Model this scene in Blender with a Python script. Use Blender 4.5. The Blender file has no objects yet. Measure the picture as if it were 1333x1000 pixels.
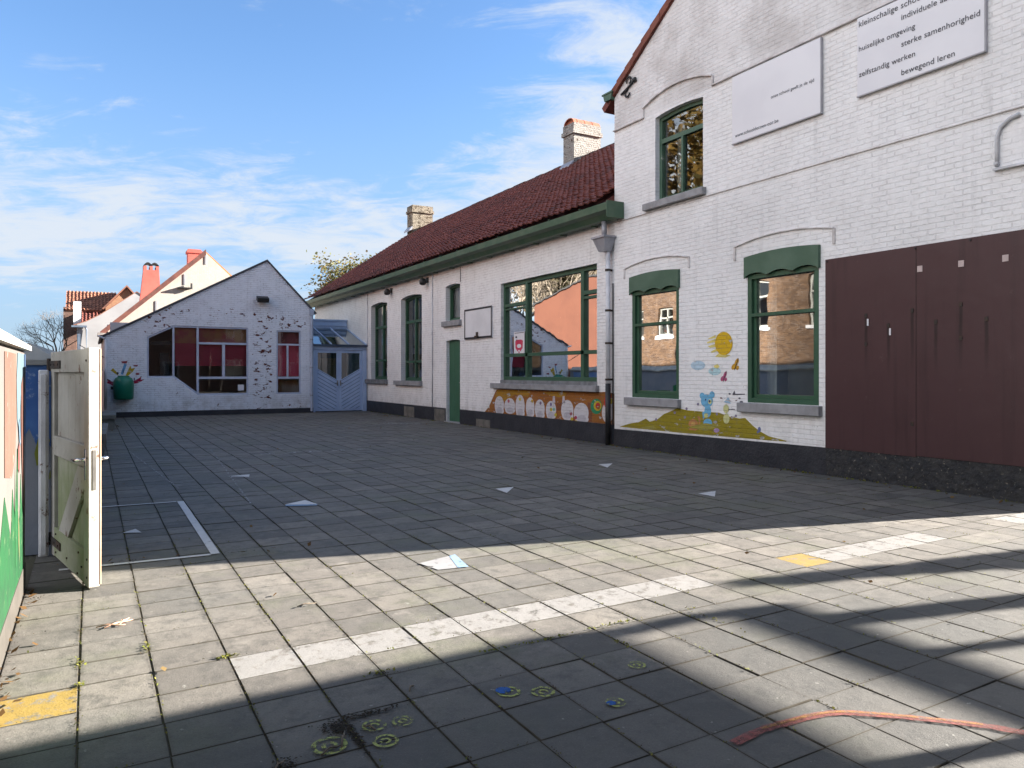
import bpy, math, random
from mathutils import Vector, Matrix, geometry as mgeo

random.seed(7)
scn = bpy.context.scene
COL = scn.collection

# ------------------------------------------------------------------ camera
FOC, CX, HY, YAW, CAMH = 970.0, 666.5, 485.0, math.radians(29.5), 1.44
SN, CN = math.sin(YAW), math.cos(YAW)
cam_d = bpy.data.cameras.new('camera')
cam = bpy.data.objects.new('camera', cam_d); COL.objects.link(cam)
cam.location = (0, 0, CAMH); cam.rotation_euler = (math.pi/2, 0, -YAW)
cam_d.sensor_width = 36; cam_d.lens = 36*FOC/1333
cam_d.shift_y = -(500-HY)/1333
cam_d.clip_end = 3000; cam_d.clip_start = 0.05
scn.camera = cam

# survey helpers: where a sight line meets a known plane of the place
def _ray(px, py):
    u = (px-CX)/FOC; v = (HY-py)/FOC
    return CN*u+SN, -SN*u+CN, v
def on_x(px, py, X):
    r = _ray(px, py); t = X/r[0]; return r[1]*t, CAMH+r[2]*t
def on_y(px, py, Y):
    r = _ray(px, py); t = Y/r[1]; return r[0]*t, CAMH+r[2]*t
def on_ground(px, py):
    r = _ray(px, py); t = -CAMH/r[2]; return r[0]*t, r[1]*t

# ------------------------------------------------------------------ light
SUN_EL = math.radians(19.3)
SUN_AZ = math.atan2(0.97, -0.2425)          # clockwise from +Y
sd = bpy.data.lights.new('sun', 'SUN'); sd.energy = 4.5; sd.angle = math.radians(0.5); sd.color = (1.0, 0.92, 0.83)
so = bpy.data.objects.new('sun', sd); COL.objects.link(so)
sdir = Vector((math.sin(SUN_AZ)*math.cos(SUN_EL), math.cos(SUN_AZ)*math.cos(SUN_EL), math.sin(SUN_EL)))
so.rotation_euler = sdir.to_track_quat('Z', 'Y').to_euler(); so.location = (30, -8, 12)

scn.view_settings.view_transform = 'Standard'; scn.view_settings.look = 'None'
scn.view_settings.gamma = 1; scn.view_settings.use_curve_mapping = False
scn.view_settings.exposure = 3.0
scn.cycles.max_bounces = 8; scn.cycles.diffuse_bounces = 4; scn.cycles.glossy_bounces = 4
scn.cycles.transparent_max_bounces = 12
scn.cycles.caustics_reflective = False; scn.cycles.caustics_refractive = False
try:
    scn.cycles.use_denoising = True
except Exception:
    pass

# ------------------------------------------------------------------ node helpers
class NT:
    def __init__(s, tree): s.t = tree; s.n = tree.nodes; s.l = tree.links
    def add(s, typ, **kw):
        n = s.n.new(typ)
        for k, v in kw.items(): setattr(n, k, v)
        return n
    def put(s, sock, v):
        if v is None: return
        if hasattr(v, 'is_output') or isinstance(v, bpy.types.NodeSocket): s.l.new(v, sock)
        else:
            if isinstance(v, (tuple, list)) and len(v) == 3 and sock.type == 'RGBA': v = (*v, 1)
            sock.default_value = v
    def math(s, op, a, b=None, c=None, clamp=False):
        n = s.add('ShaderNodeMath', operation=op); n.use_clamp = clamp
        s.put(n.inputs[0], a); s.put(n.inputs[1], b); s.put(n.inputs[2], c); return n.outputs[0]
    def mix(s, f, a, b, mode='MIX'):
        n = s.add('ShaderNodeMix', data_type='RGBA', blend_type=mode); n.clamp_factor = True
        s.put(n.inputs[0], f); s.put(n.inputs[6], a); s.put(n.inputs[7], b); return n.outputs[2]
    def noise(s, vec, scale, detail=4, rough=0.55, dist=0.0):
        n = s.add('ShaderNodeTexNoise'); s.put(n.inputs['Vector'], vec)
        n.inputs['Scale'].default_value = scale; n.inputs['Detail'].default_value = detail
        n.inputs['Roughness'].default_value = rough; n.inputs['Distortion'].default_value = dist
        return n.outputs[0]
    def ramp(s, v, a, b, lo=0.0, hi=1.0, smooth=True):
        n = s.add('ShaderNodeMapRange'); n.interpolation_type = 'SMOOTHSTEP' if smooth else 'LINEAR'
        s.put(n.inputs[0], v); n.inputs[1].default_value = a; n.inputs[2].default_value = b
        n.inputs[3].default_value = lo; n.inputs[4].default_value = hi; return n.outputs[0]
    def obj(s): return s.add('ShaderNodeTexCoord').outputs['Object']
    def geo(s): return s.add('ShaderNodeNewGeometry').outputs['Position']
    def sep(s, v):
        n = s.add('ShaderNodeSeparateXYZ'); s.l.new(v, n.inputs[0]); return n.outputs
    def comb(s, x, y, z=0.0):
        n = s.add('ShaderNodeCombineXYZ')
        for i, q in enumerate((x, y, z)): s.put(n.inputs[i], q)
        return n.outputs[0]
    def bump(s, h, dist=0.01, strength=1.0, normal=None):
        n = s.add('ShaderNodeBump'); n.inputs['Strength'].default_value = strength; n.inputs['Distance'].default_value = dist
        s.put(n.inputs['Height'], h)
        if normal is not None: s.l.new(normal, n.inputs['Normal'])
        return n.outputs[0]
    def attr(s, name):
        n = s.add('ShaderNodeAttribute'); n.attribute_name = name; return n.outputs['Fac']

MATS = {}
def new_mat(name):
    m = bpy.data.materials.new(name); m.use_nodes = True
    t = NT(m.node_tree); p = m.node_tree.nodes['Principled BSDF']
    MATS[name] = m
    return m, t, p

def simple(name, c1, c2=None, scale=6.0, rough=0.6, bump=0.002, bscale=40.0, metal=0.0, spec=0.4, wear=None, wear_amt=0.55):
    """two tones broken up by noise, fine bump, optional worn-through patches of another colour"""
    m, t, p = new_mat(name)
    v = t.geo()
    c2 = c2 or tuple(x*0.75 for x in c1)
    n1 = t.ramp(t.noise(v, scale, 6), 0.35, 0.68)
    c = t.mix(n1, c1, c2)
    if wear:
        w = t.ramp(t.noise(v, scale*2.5, 8, 0.65), wear_amt, wear_amt+0.06)
        c = t.mix(w, c, wear)
    t.put(p.inputs['Base Color'], c)
    p.inputs['Roughness'].default_value = rough; p.inputs['Metallic'].default_value = metal
    p.inputs['Specular IOR Level'].default_value = spec
    if bump:
        t.put(p.inputs['Normal'], t.bump(t.noise(v, bscale, 4), bump))
    return m

def painted_brick(name, axis, paint=(0.82, 0.815, 0.81), dirt=(0.61, 0.60, 0.59), bare=(0.20, 0.07, 0.045),
                  bw=0.215, bh=0.068, mortar=0.011, relief=0.0085, zones=(), base_flake=0.80, grey_above=None, joint=0.70, vary=0.0, low_dirt=True):
    """painted (or bare) brickwork; zones = (u0,u1,z0,z1,amount) boxes where the paint flakes off"""
    m, t, p = new_mat(name)
    pos = t.geo(); s = t.sep(pos)
    u = s[1] if axis == 'X' else (s[0] if axis == 'Y' else t.math('ADD', s[0], s[1]))
    wob = t.noise(pos, 3.0, 3)
    z2 = t.math('ADD', s[2], t.math('MULTIPLY', t.math('SUBTRACT', wob, 0.5), 0.02))
    vec = t.comb(u, z2, 0.0)
    b = t.add('ShaderNodeTexBrick'); t.put(b.inputs['Vector'], vec)
    b.offset = 0.5
    b.inputs['Scale'].default_value = 1.0; b.inputs['Brick Width'].default_value = bw; b.inputs['Row Height'].default_value = bh
    b.inputs['Mortar Size'].default_value = mortar; b.inputs['Mortar Smooth'].default_value = 0.35; b.inputs['Bias'].default_value = 0.0
    b.inputs['Color1'].default_value = (0.0, 0.0, 0.0, 1); b.inputs['Color2'].default_value = (1, 1, 1, 1); b.inputs['Mortar'].default_value = (0.5, 0.5, 0.5, 1)
    fac = b.outputs['Fac']; rnd = b.outputs['Color']
    rs = t.add('ShaderNodeSeparateColor'); t.l.new(rnd, rs.inputs[0]); rnd = rs.outputs[0]
    big = t.ramp(t.noise(pos, 0.45, 5, 0.6), 0.42, 0.70)
    fine = t.ramp(t.noise(pos, 7.0, 7, 0.68), 0.40, 0.72)
    c = t.mix(t.math('MULTIPLY', big, 0.40), paint, dirt)
    c = t.mix(t.math('MULTIPLY', fine, 0.36), c, dirt)
    if vary: c = t.mix(t.math('MULTIPLY', rnd, vary), c, dirt)
    if grey_above:
        g = t.ramp(s[2], grey_above-0.05, grey_above+0.05)
        gn = t.ramp(t.noise(pos, 1.1, 6, 0.65), 0.3, 0.75, 0.15, 1.0)
        c = t.mix(t.math('MULTIPLY', g, t.math('MULTIPLY', gn, 0.75)), c, (0.43, 0.40, 0.38))
    # joints catch dirt
    jn = t.ramp(t.noise(pos, 4.0, 6, 0.75), 0.40, 0.66)
    c = t.mix(t.math('MULTIPLY', t.math('MULTIPLY', fac, jn), 1.0-joint), c, (0.16, 0.14, 0.13))
    # streaks of dirt down the wall
    st = t.ramp(t.noise(t.comb(t.math('MULTIPLY', u, 5.0), t.math('MULTIPLY', s[2], 0.35), 0.0), 1.0, 5, 0.6), 0.55, 0.78)
    c = t.mix(t.math('MULTIPLY', st, 0.35), c, tuple(x*0.72 for x in dirt))
    if low_dirt:
        lowz = t.math('MULTIPLY', t.ramp(s[2], 0.95, 0.3), t.ramp(t.noise(pos, 2.2, 6, 0.7), 0.38, 0.7))
        c = t.mix(t.math('MULTIPLY', lowz, 0.5), c, (0.33, 0.32, 0.29))
    # flaking
    amt = None
    for (u0, u1, za, zb, a) in zones:
        q = t.math('MULTIPLY', t.math('MULTIPLY', t.ramp(u, u0-0.15, u0+0.15), t.ramp(u, u1+0.15, u1-0.15)),
                   t.math('MULTIPLY', t.ramp(s[2], za-0.15, za+0.15), t.ramp(s[2], zb+0.15, zb-0.15)))
        q = t.math('MULTIPLY', q, a)
        amt = q if amt is None else t.math('MAXIMUM', amt, q)
    fl = t.noise(t.comb(t.math('MULTIPLY', u, 0.55), s[2], 0.0), 8.5, 5, 0.62)
    if amt is not None: fl = t.math('ADD', fl, amt)
    flk = t.ramp(fl, base_flake, base_flake+0.03)
    bn = t.mix(t.noise(pos, 14.0, 4), bare, tuple(x*0.35 for x in bare))
    c = t.mix(flk, c, bn)
    t.put(p.inputs['Base Color'], c)
    p.inputs['Roughness'].default_value = 0.75; p.inputs['Specular IOR Level'].default_value = 0.25
    brk = t.ramp(t.noise(pos, 3.3, 5, 0.7), 0.36, 0.58, 0.15, 1.0)
    h = t.math('SUBTRACT', 1.0, t.math('MULTIPLY', fac, brk))
    h = t.math('ADD', h, t.math('MULTIPLY', t.noise(pos, 20.0, 6, 0.65), 1.1))
    h = t.math('ADD', h, t.math('MULTIPLY', rnd, 0.35))
    h = t.math('SUBTRACT', h, t.math('MULTIPLY', flk, 0.4))
    t.put(p.inputs['Normal'], t.bump(h, relief))
    return m

def glass_mat(name, refl=0.32, tint=(0.74, 0.79, 0.77), wav=0.0012):
    m = bpy.data.materials.new(name); m.use_nodes = True
    t = NT(m.node_tree); m.node_tree.nodes.clear()
    out = t.add('ShaderNodeOutputMaterial'); mx = t.add('ShaderNodeMixShader')
    tr = t.add('ShaderNodeBsdfTransparent'); tr.inputs[0].default_value = (*tint, 1)
    gl = t.add('ShaderNodeBsdfGlossy'); gl.inputs['Roughness'].default_value = 0.015; gl.inputs[0].default_value = (0.95, 0.97, 0.96, 1)
    fr = t.add('ShaderNodeFresnel'); fr.inputs[0].default_value = 1.5
    f = t.math('ADD', t.math('MULTIPLY', fr.outputs[0], 1.2), refl, clamp=True)
    b = t.bump(t.noise(t.geo(), 1.6, 2), wav*0.9)
    t.l.new(b, gl.inputs['Normal'])
    t.put(mx.inputs[0], f); t.l.new(tr.outputs[0], mx.inputs[1]); t.l.new(gl.outputs[0], mx.inputs[2]); t.l.new(mx.outputs[0], out.inputs[0])
    MATS[name] = m
    return m

# ------------------------------------------------------------------ mesh builder
class MB:
    def __init__(s): s.v = []; s.f = []; s.mi = []; s.rn = []; s.cur = 0; s.r = 0.5
    def add(s, vs, fs):
        o = len(s.v); s.v += [tuple(p) for p in vs]
        for f in fs: s.f.append(tuple(i+o for i in f)); s.mi.append(s.cur); s.rn.append(s.r)
        return s
    def box(s, x0, x1, y0, y1, z0, z1):
        if x0 > x1: x0, x1 = x1, x0
        if y0 > y1: y0, y1 = y1, y0
        if z0 > z1: z0, z1 = z1, z0
        return s.add([(x0,y0,z0),(x1,y0,z0),(x1,y1,z0),(x0,y1,z0),(x0,y0,z1),(x1,y0,z1),(x1,y1,z1),(x0,y1,z1)],
              [(0,3,2,1),(4,5,6,7),(0,1,5,4),(1,2,6,5),(2,3,7,6),(3,0,4,7)])
    def cbox(s, x0, x1, y0, y1, z0, z1, c=0.008):
        """box with chamfered vertical/horizontal edges (all edges)"""
        if x0 > x1: x0, x1 = x1, x0
        if y0 > y1: y0, y1 = y1, y0
        if z0 > z1: z0, z1 = z1, z0
        vs = []
        for z, i in ((z0, c), (z0+c, 0), (z1-c, 0), (z1, c)):
            a, b, d, e = x0+i, x1-i, y0+i, y1-i
            k = c
            vs += [(a+k,d,z),(b-k,d,z),(b,d+k,z),(b,e-k,z),(b-k,e,z),(a+k,e,z),(a,e-k,z),(a,d+k,z)]
        fs = [tuple(range(7,-1,-1)), tuple(range(24,32))]
        for r in range(3):
            for j in range(8): fs.append((r*8+j, r*8+(j+1)%8, r*8+8+(j+1)%8, r*8+8+j))
        return s.add(vs, fs)
    def prism(s, pts, vec):
        """polygon (list of 3d points) swept by vec"""
        n = len(pts); vec = Vector(vec)
        a = [Vector(p) for p in pts]; b = [p+vec for p in a]
        return s.add(a+b, [tuple(range(n-1,-1,-1)), tuple(range(n,2*n))]+[(i,(i+1)%n,n+(i+1)%n,n+i) for i in range(n)])
    def poly(s, pts): return s.add(pts, [tuple(range(len(pts)))])
    def tube(s, path, rad, seg=8, cap=True):
        path = [Vector(p) for p in path]
        rads = rad if isinstance(rad, (list, tuple)) else [rad]*len(path)
        vs = []; ref = None
        for i, p in enumerate(path):
            d = (path[min(i+1, len(path)-1)]-path[max(i-1, 0)]).normalized()
            if ref is None: ref = Vector((0,0,1)) if abs(d.z) < 0.9 else Vector((1,0,0))
            a = d.cross(ref).normalized(); b = d.cross(a).normalized(); ref = -d.cross(a).cross(d) if False else ref
            for k in range(seg):
                an = 2*math.pi*k/seg
                vs.append(p+(a*math.cos(an)+b*math.sin(an))*rads[i])
        fs = []
        for i in range(len(path)-1):
            for k in range(seg): fs.append((i*seg+k, i*seg+(k+1)%seg, (i+1)*seg+(k+1)%seg, (i+1)*seg+k))
        if cap: fs += [tuple(range(seg-1,-1,-1)), tuple(range((len(path)-1)*seg, len(path)*seg))]
        return s.add(vs, fs)
    def lathe(s, c, prof, seg=16):
        c = Vector(c); vs = []
        for r, z in prof:
            for k in range(seg):
                a = 2*math.pi*k/seg; vs.append(c+Vector((r*math.cos(a), r*math.sin(a), z)))
        fs = []
        for i in range(len(prof)-1):
            for k in range(seg): fs.append((i*seg+k, i*seg+(k+1)%seg, (i+1)*seg+(k+1)%seg, (i+1)*seg+k))
        fs += [tuple(range(seg-1,-1,-1)), tuple(range((len(prof)-1)*seg, len(prof)*seg))]
        return s.add(vs, fs)
    def build(s, name, mats, parent=None, smooth=False, rnd=False, fix=True):
        me = bpy.data.meshes.new(name); me.from_pydata(s.v, [], s.f)
        if not isinstance(mats, (list, tuple)): mats = [mats]
        for m in mats: me.materials.append(m)
        if len(mats) > 1: me.polygons.foreach_set('material_index', s.mi)
        if rnd:
            at = me.attributes.new('rnd', 'FLOAT', 'FACE'); at.data.foreach_set('value', s.rn)
        if smooth: me.polygons.foreach_set('use_smooth', [True]*len(me.polygons))
        if fix:
            import bmesh
            bm = bmesh.new(); bm.from_mesh(me); bmesh.ops.recalc_face_normals(bm, faces=bm.faces); bm.to_mesh(me); bm.free()
        me.update()
        o = bpy.data.objects.new(name, me); COL.objects.link(o)
        if parent:
            o.parent = parent
            o.matrix_parent_inverse = Matrix.Identity(4)
            w = Vector((0,0,0)); q = parent
            while q: w += q.location; q = q.parent
            o.location = -w
        return o

def tag(o, label=None, cat=None, group=None, kind=None):
    if label: o['label'] = label
    if cat: o['category'] = cat
    if group: o['group'] = group
    if kind: o['kind'] = kind
    return o
def thing(name, label, cat, loc=(0,0,0), group=None):
    o = bpy.data.objects.new(name, None); COL.objects.link(o); o.location = loc; o.empty_display_size = 0.2
    return tag(o, label, cat, group)

# plane frames: P(u, z, d) -> xyz, d positive goes INTO the building
class PX:
    def __init__(s, X): s.X = X; s.axis = 'X'
    def __call__(s, u, z, d=0.0): return (s.X+d, u, z)
    def px(s, a, b, d=0.0): u, z = on_x(a, b, s.X); return s(u, z, d)
    def uz(s, a, b): return on_x(a, b, s.X)
class PY:
    def __init__(s, Y): s.Y = Y; s.axis = 'Y'
    def __call__(s, u, z, d=0.0): return (u, s.Y+d, z)
    def px(s, a, b, d=0.0): u, z = on_y(a, b, s.Y); return s(u, z, d)
    def uz(s, a, b): return on_y(a, b, s.Y)
def pbox(mb, P, u0, u1, z0, z1, d0, d1):
    a = P(u0, z0, d0); b = P(u1, z1, d1)
    return mb.box(a[0], b[0], a[1], b[1], a[2], b[2])
def pcbox(mb, P, u0, u1, z0, z1, d0, d1, c=0.01):
    a = P(u0, z0, d0); b = P(u1, z1, d1)
    return mb.cbox(a[0], b[0], a[1], b[1], a[2], b[2], c)

def holed(mb, P, outline, holes, d0, d1):
    """plate with openings: outline and holes are loops of (u,z)"""
    pts, edges = [], []
    for loop in [outline]+list(holes):
        o = len(pts); n = len(loop)
        pts += [Vector(p) for p in loop]
        edges += [(o+i, o+(i+1) % n) for i in range(n)]
    vs, es, fs, *_ = mgeo.delaunay_2d_cdt(pts, edges, [], 1, 1e-5)
    def inside(c, loop):
        r = False
        for i in range(len(loop)):
            (xa, ya), (xb, yb) = loop[i], loop[i-1]
            if (ya > c.y) != (yb > c.y) and c.x < (xb-xa)*(c.y-ya)/(yb-ya)+xa: r = not r
        return r
    keep = []
    for f in fs:
        c = (vs[f[0]]+vs[f[1]]+vs[f[2]])/3
        if inside(c, outline) and not any(inside(c, h) for h in holes): keep.append(f)
    fs = keep
    front = [P(v[0], v[1], d0) for v in vs]; back = [P(v[0], v[1], d1) for v in vs]
    mb.add(front, [tuple(f) for f in fs]); mb.add(back, [tuple(reversed(f)) for f in fs])
    for loop in [outline]+list(holes):
        n = len(loop)
        for i in range(n):
            a, b = loop[i], loop[(i+1) % n]
            mb.add([P(a[0], a[1], d0), P(b[0], b[1], d0), P(b[0], b[1], d1), P(a[0], a[1], d1)], [(0,1,2,3)])
    return mb

def arch(u0, u1, z0, z1, rise=0.0, n=8):
    """opening loop, z1 = crown height, segmental head with the given rise"""
    L = [(u0, z0), (u1, z0)]
    if rise <= 0: return L+[(u1, z1), (u0, z1)]
    for i in range(n+1):
        f = i/n; u = u1+(u0-u1)*f
        L.append((u, z1-rise*(2*f-1)**2))
    return L

# ------------------------------------------------------------------ materials
WHITE_X = painted_brick('white_brick_side', 'X', grey_above=6.2, joint=0.84, relief=0.0072, zones=((6.6,7.2,0.3,1.1,0.13),(8.6,9.6,0.9,1.1,0.17),(7.5,8.9,1.0,1.3,0.15),(8.4,8.8,0.4,1.3,0.15),(11.5,11.8,0.4,6.0,0.12)), base_flake=0.775)
WHITE_L = painted_brick('white_brick_long', 'X', zones=((14.4,15.0,4.15,4.35,0.19),(13.8,15.4,4.38,4.6,0.16),(20.8,21.6,4.0,4.4,0.10),(11.8,12.3,0.4,4.0,0.11)), base_flake=0.785)
WHITE_Y = painted_brick('white_brick_gable', 'Y', relief=0.014, joint=0.62, paint=(0.82,0.86,0.92), dirt=(0.64,0.68,0.73), bare=(0.17,0.055,0.042), zones=((4.85,5.65,0.4,3.6,0.205),(1.4,2.5,2.6,3.5,0.19),(2.0,4.8,3.2,3.7,0.165),(5.4,6.8,2.95,3.5,0.215),(3.4,6.8,0.05,0.45,0.165),(0.4,6.8,0.3,2.4,0.085)), base_flake=0.765)
CREAM_Y = painted_brick('cream_render', 'Y', paint=(0.42,0.39,0.35), dirt=(0.32,0.29,0.25), relief=0.003, joint=0.97, base_flake=0.9)
CHIM_W = painted_brick('chimney_brick_white', 'D', paint=(0.36,0.35,0.33), dirt=(0.20,0.18,0.155), bare=(0.10,0.065,0.045), base_flake=0.60, relief=0.03, joint=0.15, vary=0.5)
CHIM_O = painted_brick('chimney_brick_old', 'D', paint=(0.27,0.235,0.18), dirt=(0.15,0.125,0.09), bare=(0.09,0.06,0.03), base_flake=0.55, relief=0.03, joint=0.15, vary=0.7)
BRICK_X = painted_brick('yellow_brick', 'X', paint=(0.066,0.038,0.020), dirt=(0.026,0.014,0.008), bare=(0.12,0.06,0.04), base_flake=0.9, joint=0.6, vary=0.9, low_dirt=False)
BRICK_Y = painted_brick('brown_brick', 'Y', paint=(0.17,0.10,0.075), dirt=(0.10,0.06,0.05), bare=(0.07,0.04,0.03), base_flake=0.9, joint=0.6, vary=0.8, low_dirt=False)
WHITE_C = simple('white_render', (0.74,0.74,0.74), (0.60,0.60,0.60), 0.8, 0.8, 0.002)
PLINTH = simple('black_tar_paint', (0.018,0.020,0.026), (0.030,0.032,0.038), 3.0, 0.55, 0.012, 25.0, wear=(0.13,0.12,0.10), wear_amt=0.68)
PLINTH_W = simple('worn_black_paint', (0.018,0.019,0.022), (0.035,0.034,0.034), 9.0, 0.75, 0.035, 14.0, wear=(0.15,0.135,0.11), wear_amt=0.60)
STONE = simple('blue_stone', (0.30,0.30,0.31), (0.22,0.22,0.225), 5.0, 0.7, 0.003)
STONE_D = simple('dark_stone', (0.20,0.21,0.22), (0.12,0.125,0.13), 5.0, 0.7, 0.003)
GREEN = simple('green_paint', (0.030,0.085,0.048), (0.040,0.10,0.060), 3.0, 0.45, 0.001, wear=(0.17,0.20,0.16), wear_amt=0.74)
GREEN_F = simple('faded_green_paint', (0.050,0.105,0.066), (0.075,0.135,0.092), 2.0, 0.5, 0.0015, wear=(0.34,0.36,0.31), wear_amt=0.69)
GREEN_D = simple('door_green_paint', (0.035,0.11,0.06), (0.045,0.13,0.075), 3.0, 0.45, 0.001, wear=(0.16,0.2,0.15), wear_amt=0.73)
GUTTER = simple('gutter_green', (0.050,0.105,0.062), (0.085,0.135,0.085), 2.5, 0.5, 0.003, 12.0, wear=(0.30,0.30,0.26), wear_amt=0.73)
ZINC = simple('zinc', (0.34,0.35,0.38), (0.25,0.26,0.29), 3.0, 0.45, 0.002, metal=0.3)
PIPE_W = simple('white_pipe', (0.66,0.67,0.70), (0.46,0.47,0.49), 3.0, 0.5, 0.002, wear=(0.24,0.24,0.24), wear_amt=0.66)
BLACK = simple('black_metal', (0.015,0.015,0.016), (0.024,0.024,0.024), 8.0, 0.5, 0.001)
IRON = simple('rusty_iron', (0.03,0.025,0.022), (0.06,0.035,0.02), 9.0, 0.7, 0.003)
BLUE_P = simple('light_blue_paint', (0.43,0.55,0.74), (0.36,0.48,0.68), 3.0, 0.5, 0.0015, wear=(0.5,0.55,0.62), wear_amt=0.76)
FRAME_W = simple('bluish_white_frame', (0.50,0.55,0.66), (0.40,0.45,0.56), 2.0, 0.45, 0.001)
BLIND = simple('red_blind', (0.74,0.075,0.13), (0.66,0.05,0.10), 0.9, 0.8, 0.001)
BLIND_O = simple('orange_paper', (0.70,0.30,0.12), (0.66,0.10,0.14), 1.6, 0.8, 0.001)
CURT = simple('net_curtain', (0.62,0.63,0.62), (0.50,0.51,0.51), 3.0, 0.9, 0.001)
ROOM = simple('dark_room', (0.10,0.095,0.085), (0.06,0.06,0.055), 0.8, 0.9, 0.0)
SIGN = simple('sign_white', (0.70,0.70,0.725), (0.65,0.65,0.68), 1.0, 0.35, 0.0)
DULLW = simple('dull_white_frame', (0.16,0.16,0.15), (0.12,0.12,0.11), 3, 0.6, 0.0)
SIGN_E = simple('sign_edge', (0.42,0.42,0.44), (0.34,0.34,0.36), 3.0, 0.6, 0.0)
INK = simple('dark_ink', (0.035,0.036,0.045), (0.05,0.05,0.06), 3.0, 0.5, 0.0)
CONC = simple('grey_concrete', (0.20,0.20,0.19), (0.13,0.13,0.125), 4.0, 0.85, 0.004, 30.0)
COPE = simple('coping_concrete', (0.36,0.35,0.31), (0.24,0.24,0.225), 3.0, 0.8, 0.004, 30.0, wear=(0.26,0.27,0.22), wear_amt=0.62)
CREAM = simple('peeling_cream_paint', (0.38,0.365,0.325), (0.30,0.285,0.245), 3.5, 0.6, 0.005, 30.0, wear=(0.13,0.08,0.055), wear_amt=0.60)
CREAM_G = simple('mossy_cream_paint', (0.33,0.33,0.26), (0.20,0.23,0.12), 1.8, 0.65, 0.005, 30.0, wear=(0.13,0.11,0.07), wear_amt=0.62)
WHITE_W = simple('peeling_white_wood', (0.68,0.68,0.69), (0.52,0.52,0.53), 4.0, 0.6, 0.004, 40.0, wear=(0.20,0.13,0.11), wear_amt=0.58)
BAREWOOD = simple('bare_wood_edge', (0.42,0.23,0.15), (0.50,0.33,0.24), 6.0, 0.8, 0.002)
STEEL = simple('bright_steel', (0.72,0.72,0.72), (0.60,0.60,0.60), 8.0, 0.22, 0.0, metal=1.0)
STEEL_D = simple('lock_steel', (0.30,0.29,0.27), (0.22,0.21,0.20), 8.0, 0.4, 0.001, metal=0.8)
PINK = simple('salmon_chimney_render', (0.50,0.105,0.08), (0.42,0.085,0.065), 1.6, 0.75, 0.004)
BIN = simple('green_plastic', (0.006,0.13,0.075), (0.008,0.15,0.09), 3.0, 0.3, 0.0)
BARK = simple('grey_bark', (0.16,0.13,0.10), (0.09,0.075,0.06), 6.0, 0.9, 0.01, 20.0)
GLASS = glass_mat('window_glass', 0.13)
GLASS_D = glass_mat('dull_window_glass', 0.06, (0.80,0.85,0.86))
GLASS_R = glass_mat('porch_roof_glass', 0.18, (0.35,0.48,0.50))

def panel_mat():
    m, t, p = new_mat('brown_panel_coating')
    v = t.geo(); s = t.sep(v)
    st = t.ramp(t.noise(t.comb(0.0, t.math('MULTIPLY', s[1], 7.0), t.math('MULTIPLY', s[2], 0.5)), 1.0, 5), 0.5, 0.75)
    c = t.mix(t.noise(v, 1.2, 4), (0.066,0.032,0.034), (0.052,0.025,0.027))
    c = t.mix(t.math('MULTIPLY', st, 0.45), c, (0.030,0.016,0.017))
    c = t.mix(t.math('MULTIPLY', t.ramp(t.noise(v, 9.0, 6, 0.7), 0.62, 0.75), 0.4), c, (0.11,0.07,0.065))
    # run-down stains below each rusted fixing (real marks, fixed to the board)
    for i, (yc, zc) in enumerate([(6.30,2.20),(5.98,2.05),(5.66,2.22),(5.36,2.06),(5.06,2.25),(4.77,2.06)]):
        g = t.math('MULTIPLY', t.ramp(t.math('ABSOLUTE', t.math('SUBTRACT', t.math('ADD', s[1], t.math('MULTIPLY', t.noise(v, 5.0, 2), 0.02)), yc+0.01)), 0.035, 0.005),
                   t.math('MULTIPLY', t.ramp(s[2], zc-(0.75 if i % 2 else 0.95), zc-0.05), t.ramp(s[2], zc+0.04, zc)))
        c = t.mix(t.math('MULTIPLY', g, 0.75), c, (0.012,0.008,0.008))
    seam = t.ramp(t.math('ABSOLUTE', t.math('SUBTRACT', s[1], 5.61)), 0.012, 0.004)
    c = t.mix(t.math('MULTIPLY', seam, 0.6), c, (0.015,0.008,0.008))
    t.put(p.inputs['Base Color'], c); p.inputs['Roughness'].default_value = 0.42; p.inputs['Specular IOR Level'].default_value = 0.35
    t.put(p.inputs['Normal'], t.bump(t.noise(v, 2.0, 3), 0.01))
    return m
PANEL = panel_mat()

def roof_mat(name, c1, c2, c3):
    m, t, p = new_mat(name)
    v = t.geo(); r = t.attr('rnd')
    c = t.mix(r, c1, c2)
    c = t.mix(t.ramp(t.noise(v, 1.3, 6, 0.65), 0.45, 0.72, 0, 0.8), c, c3)
    c = t.mix(t.ramp(t.noise(v, 18.0, 4), 0.55, 0.75, 0, 0.5), c, tuple(x*0.45 for x in c1))
    t.put(p.inputs['Base Color'], c); p.inputs['Roughness'].default_value = 0.75; p.inputs['Specular IOR Level'].default_value = 0.3
    t.put(p.inputs['Normal'], t.bump(t.noise(v, 30.0, 4), 0.006))
    return m
ROOF = roof_mat('red_roof_tile', (0.115,0.033,0.026), (0.205,0.067,0.050), (0.062,0.028,0.024))
ROOF_B = roof_mat('brown_roof_tile', (0.20,0.085,0.055), (0.30,0.13,0.08), (0.10,0.05,0.04))
ROOF_O = roof_mat('orange_roof_tile', (0.55,0.16,0.05), (0.62,0.20,0.07), (0.42,0.12,0.05))
TERRA = simple('terracotta', (0.36,0.12,0.065), (0.26,0.08,0.045), 5.0, 0.8, 0.004)

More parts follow.
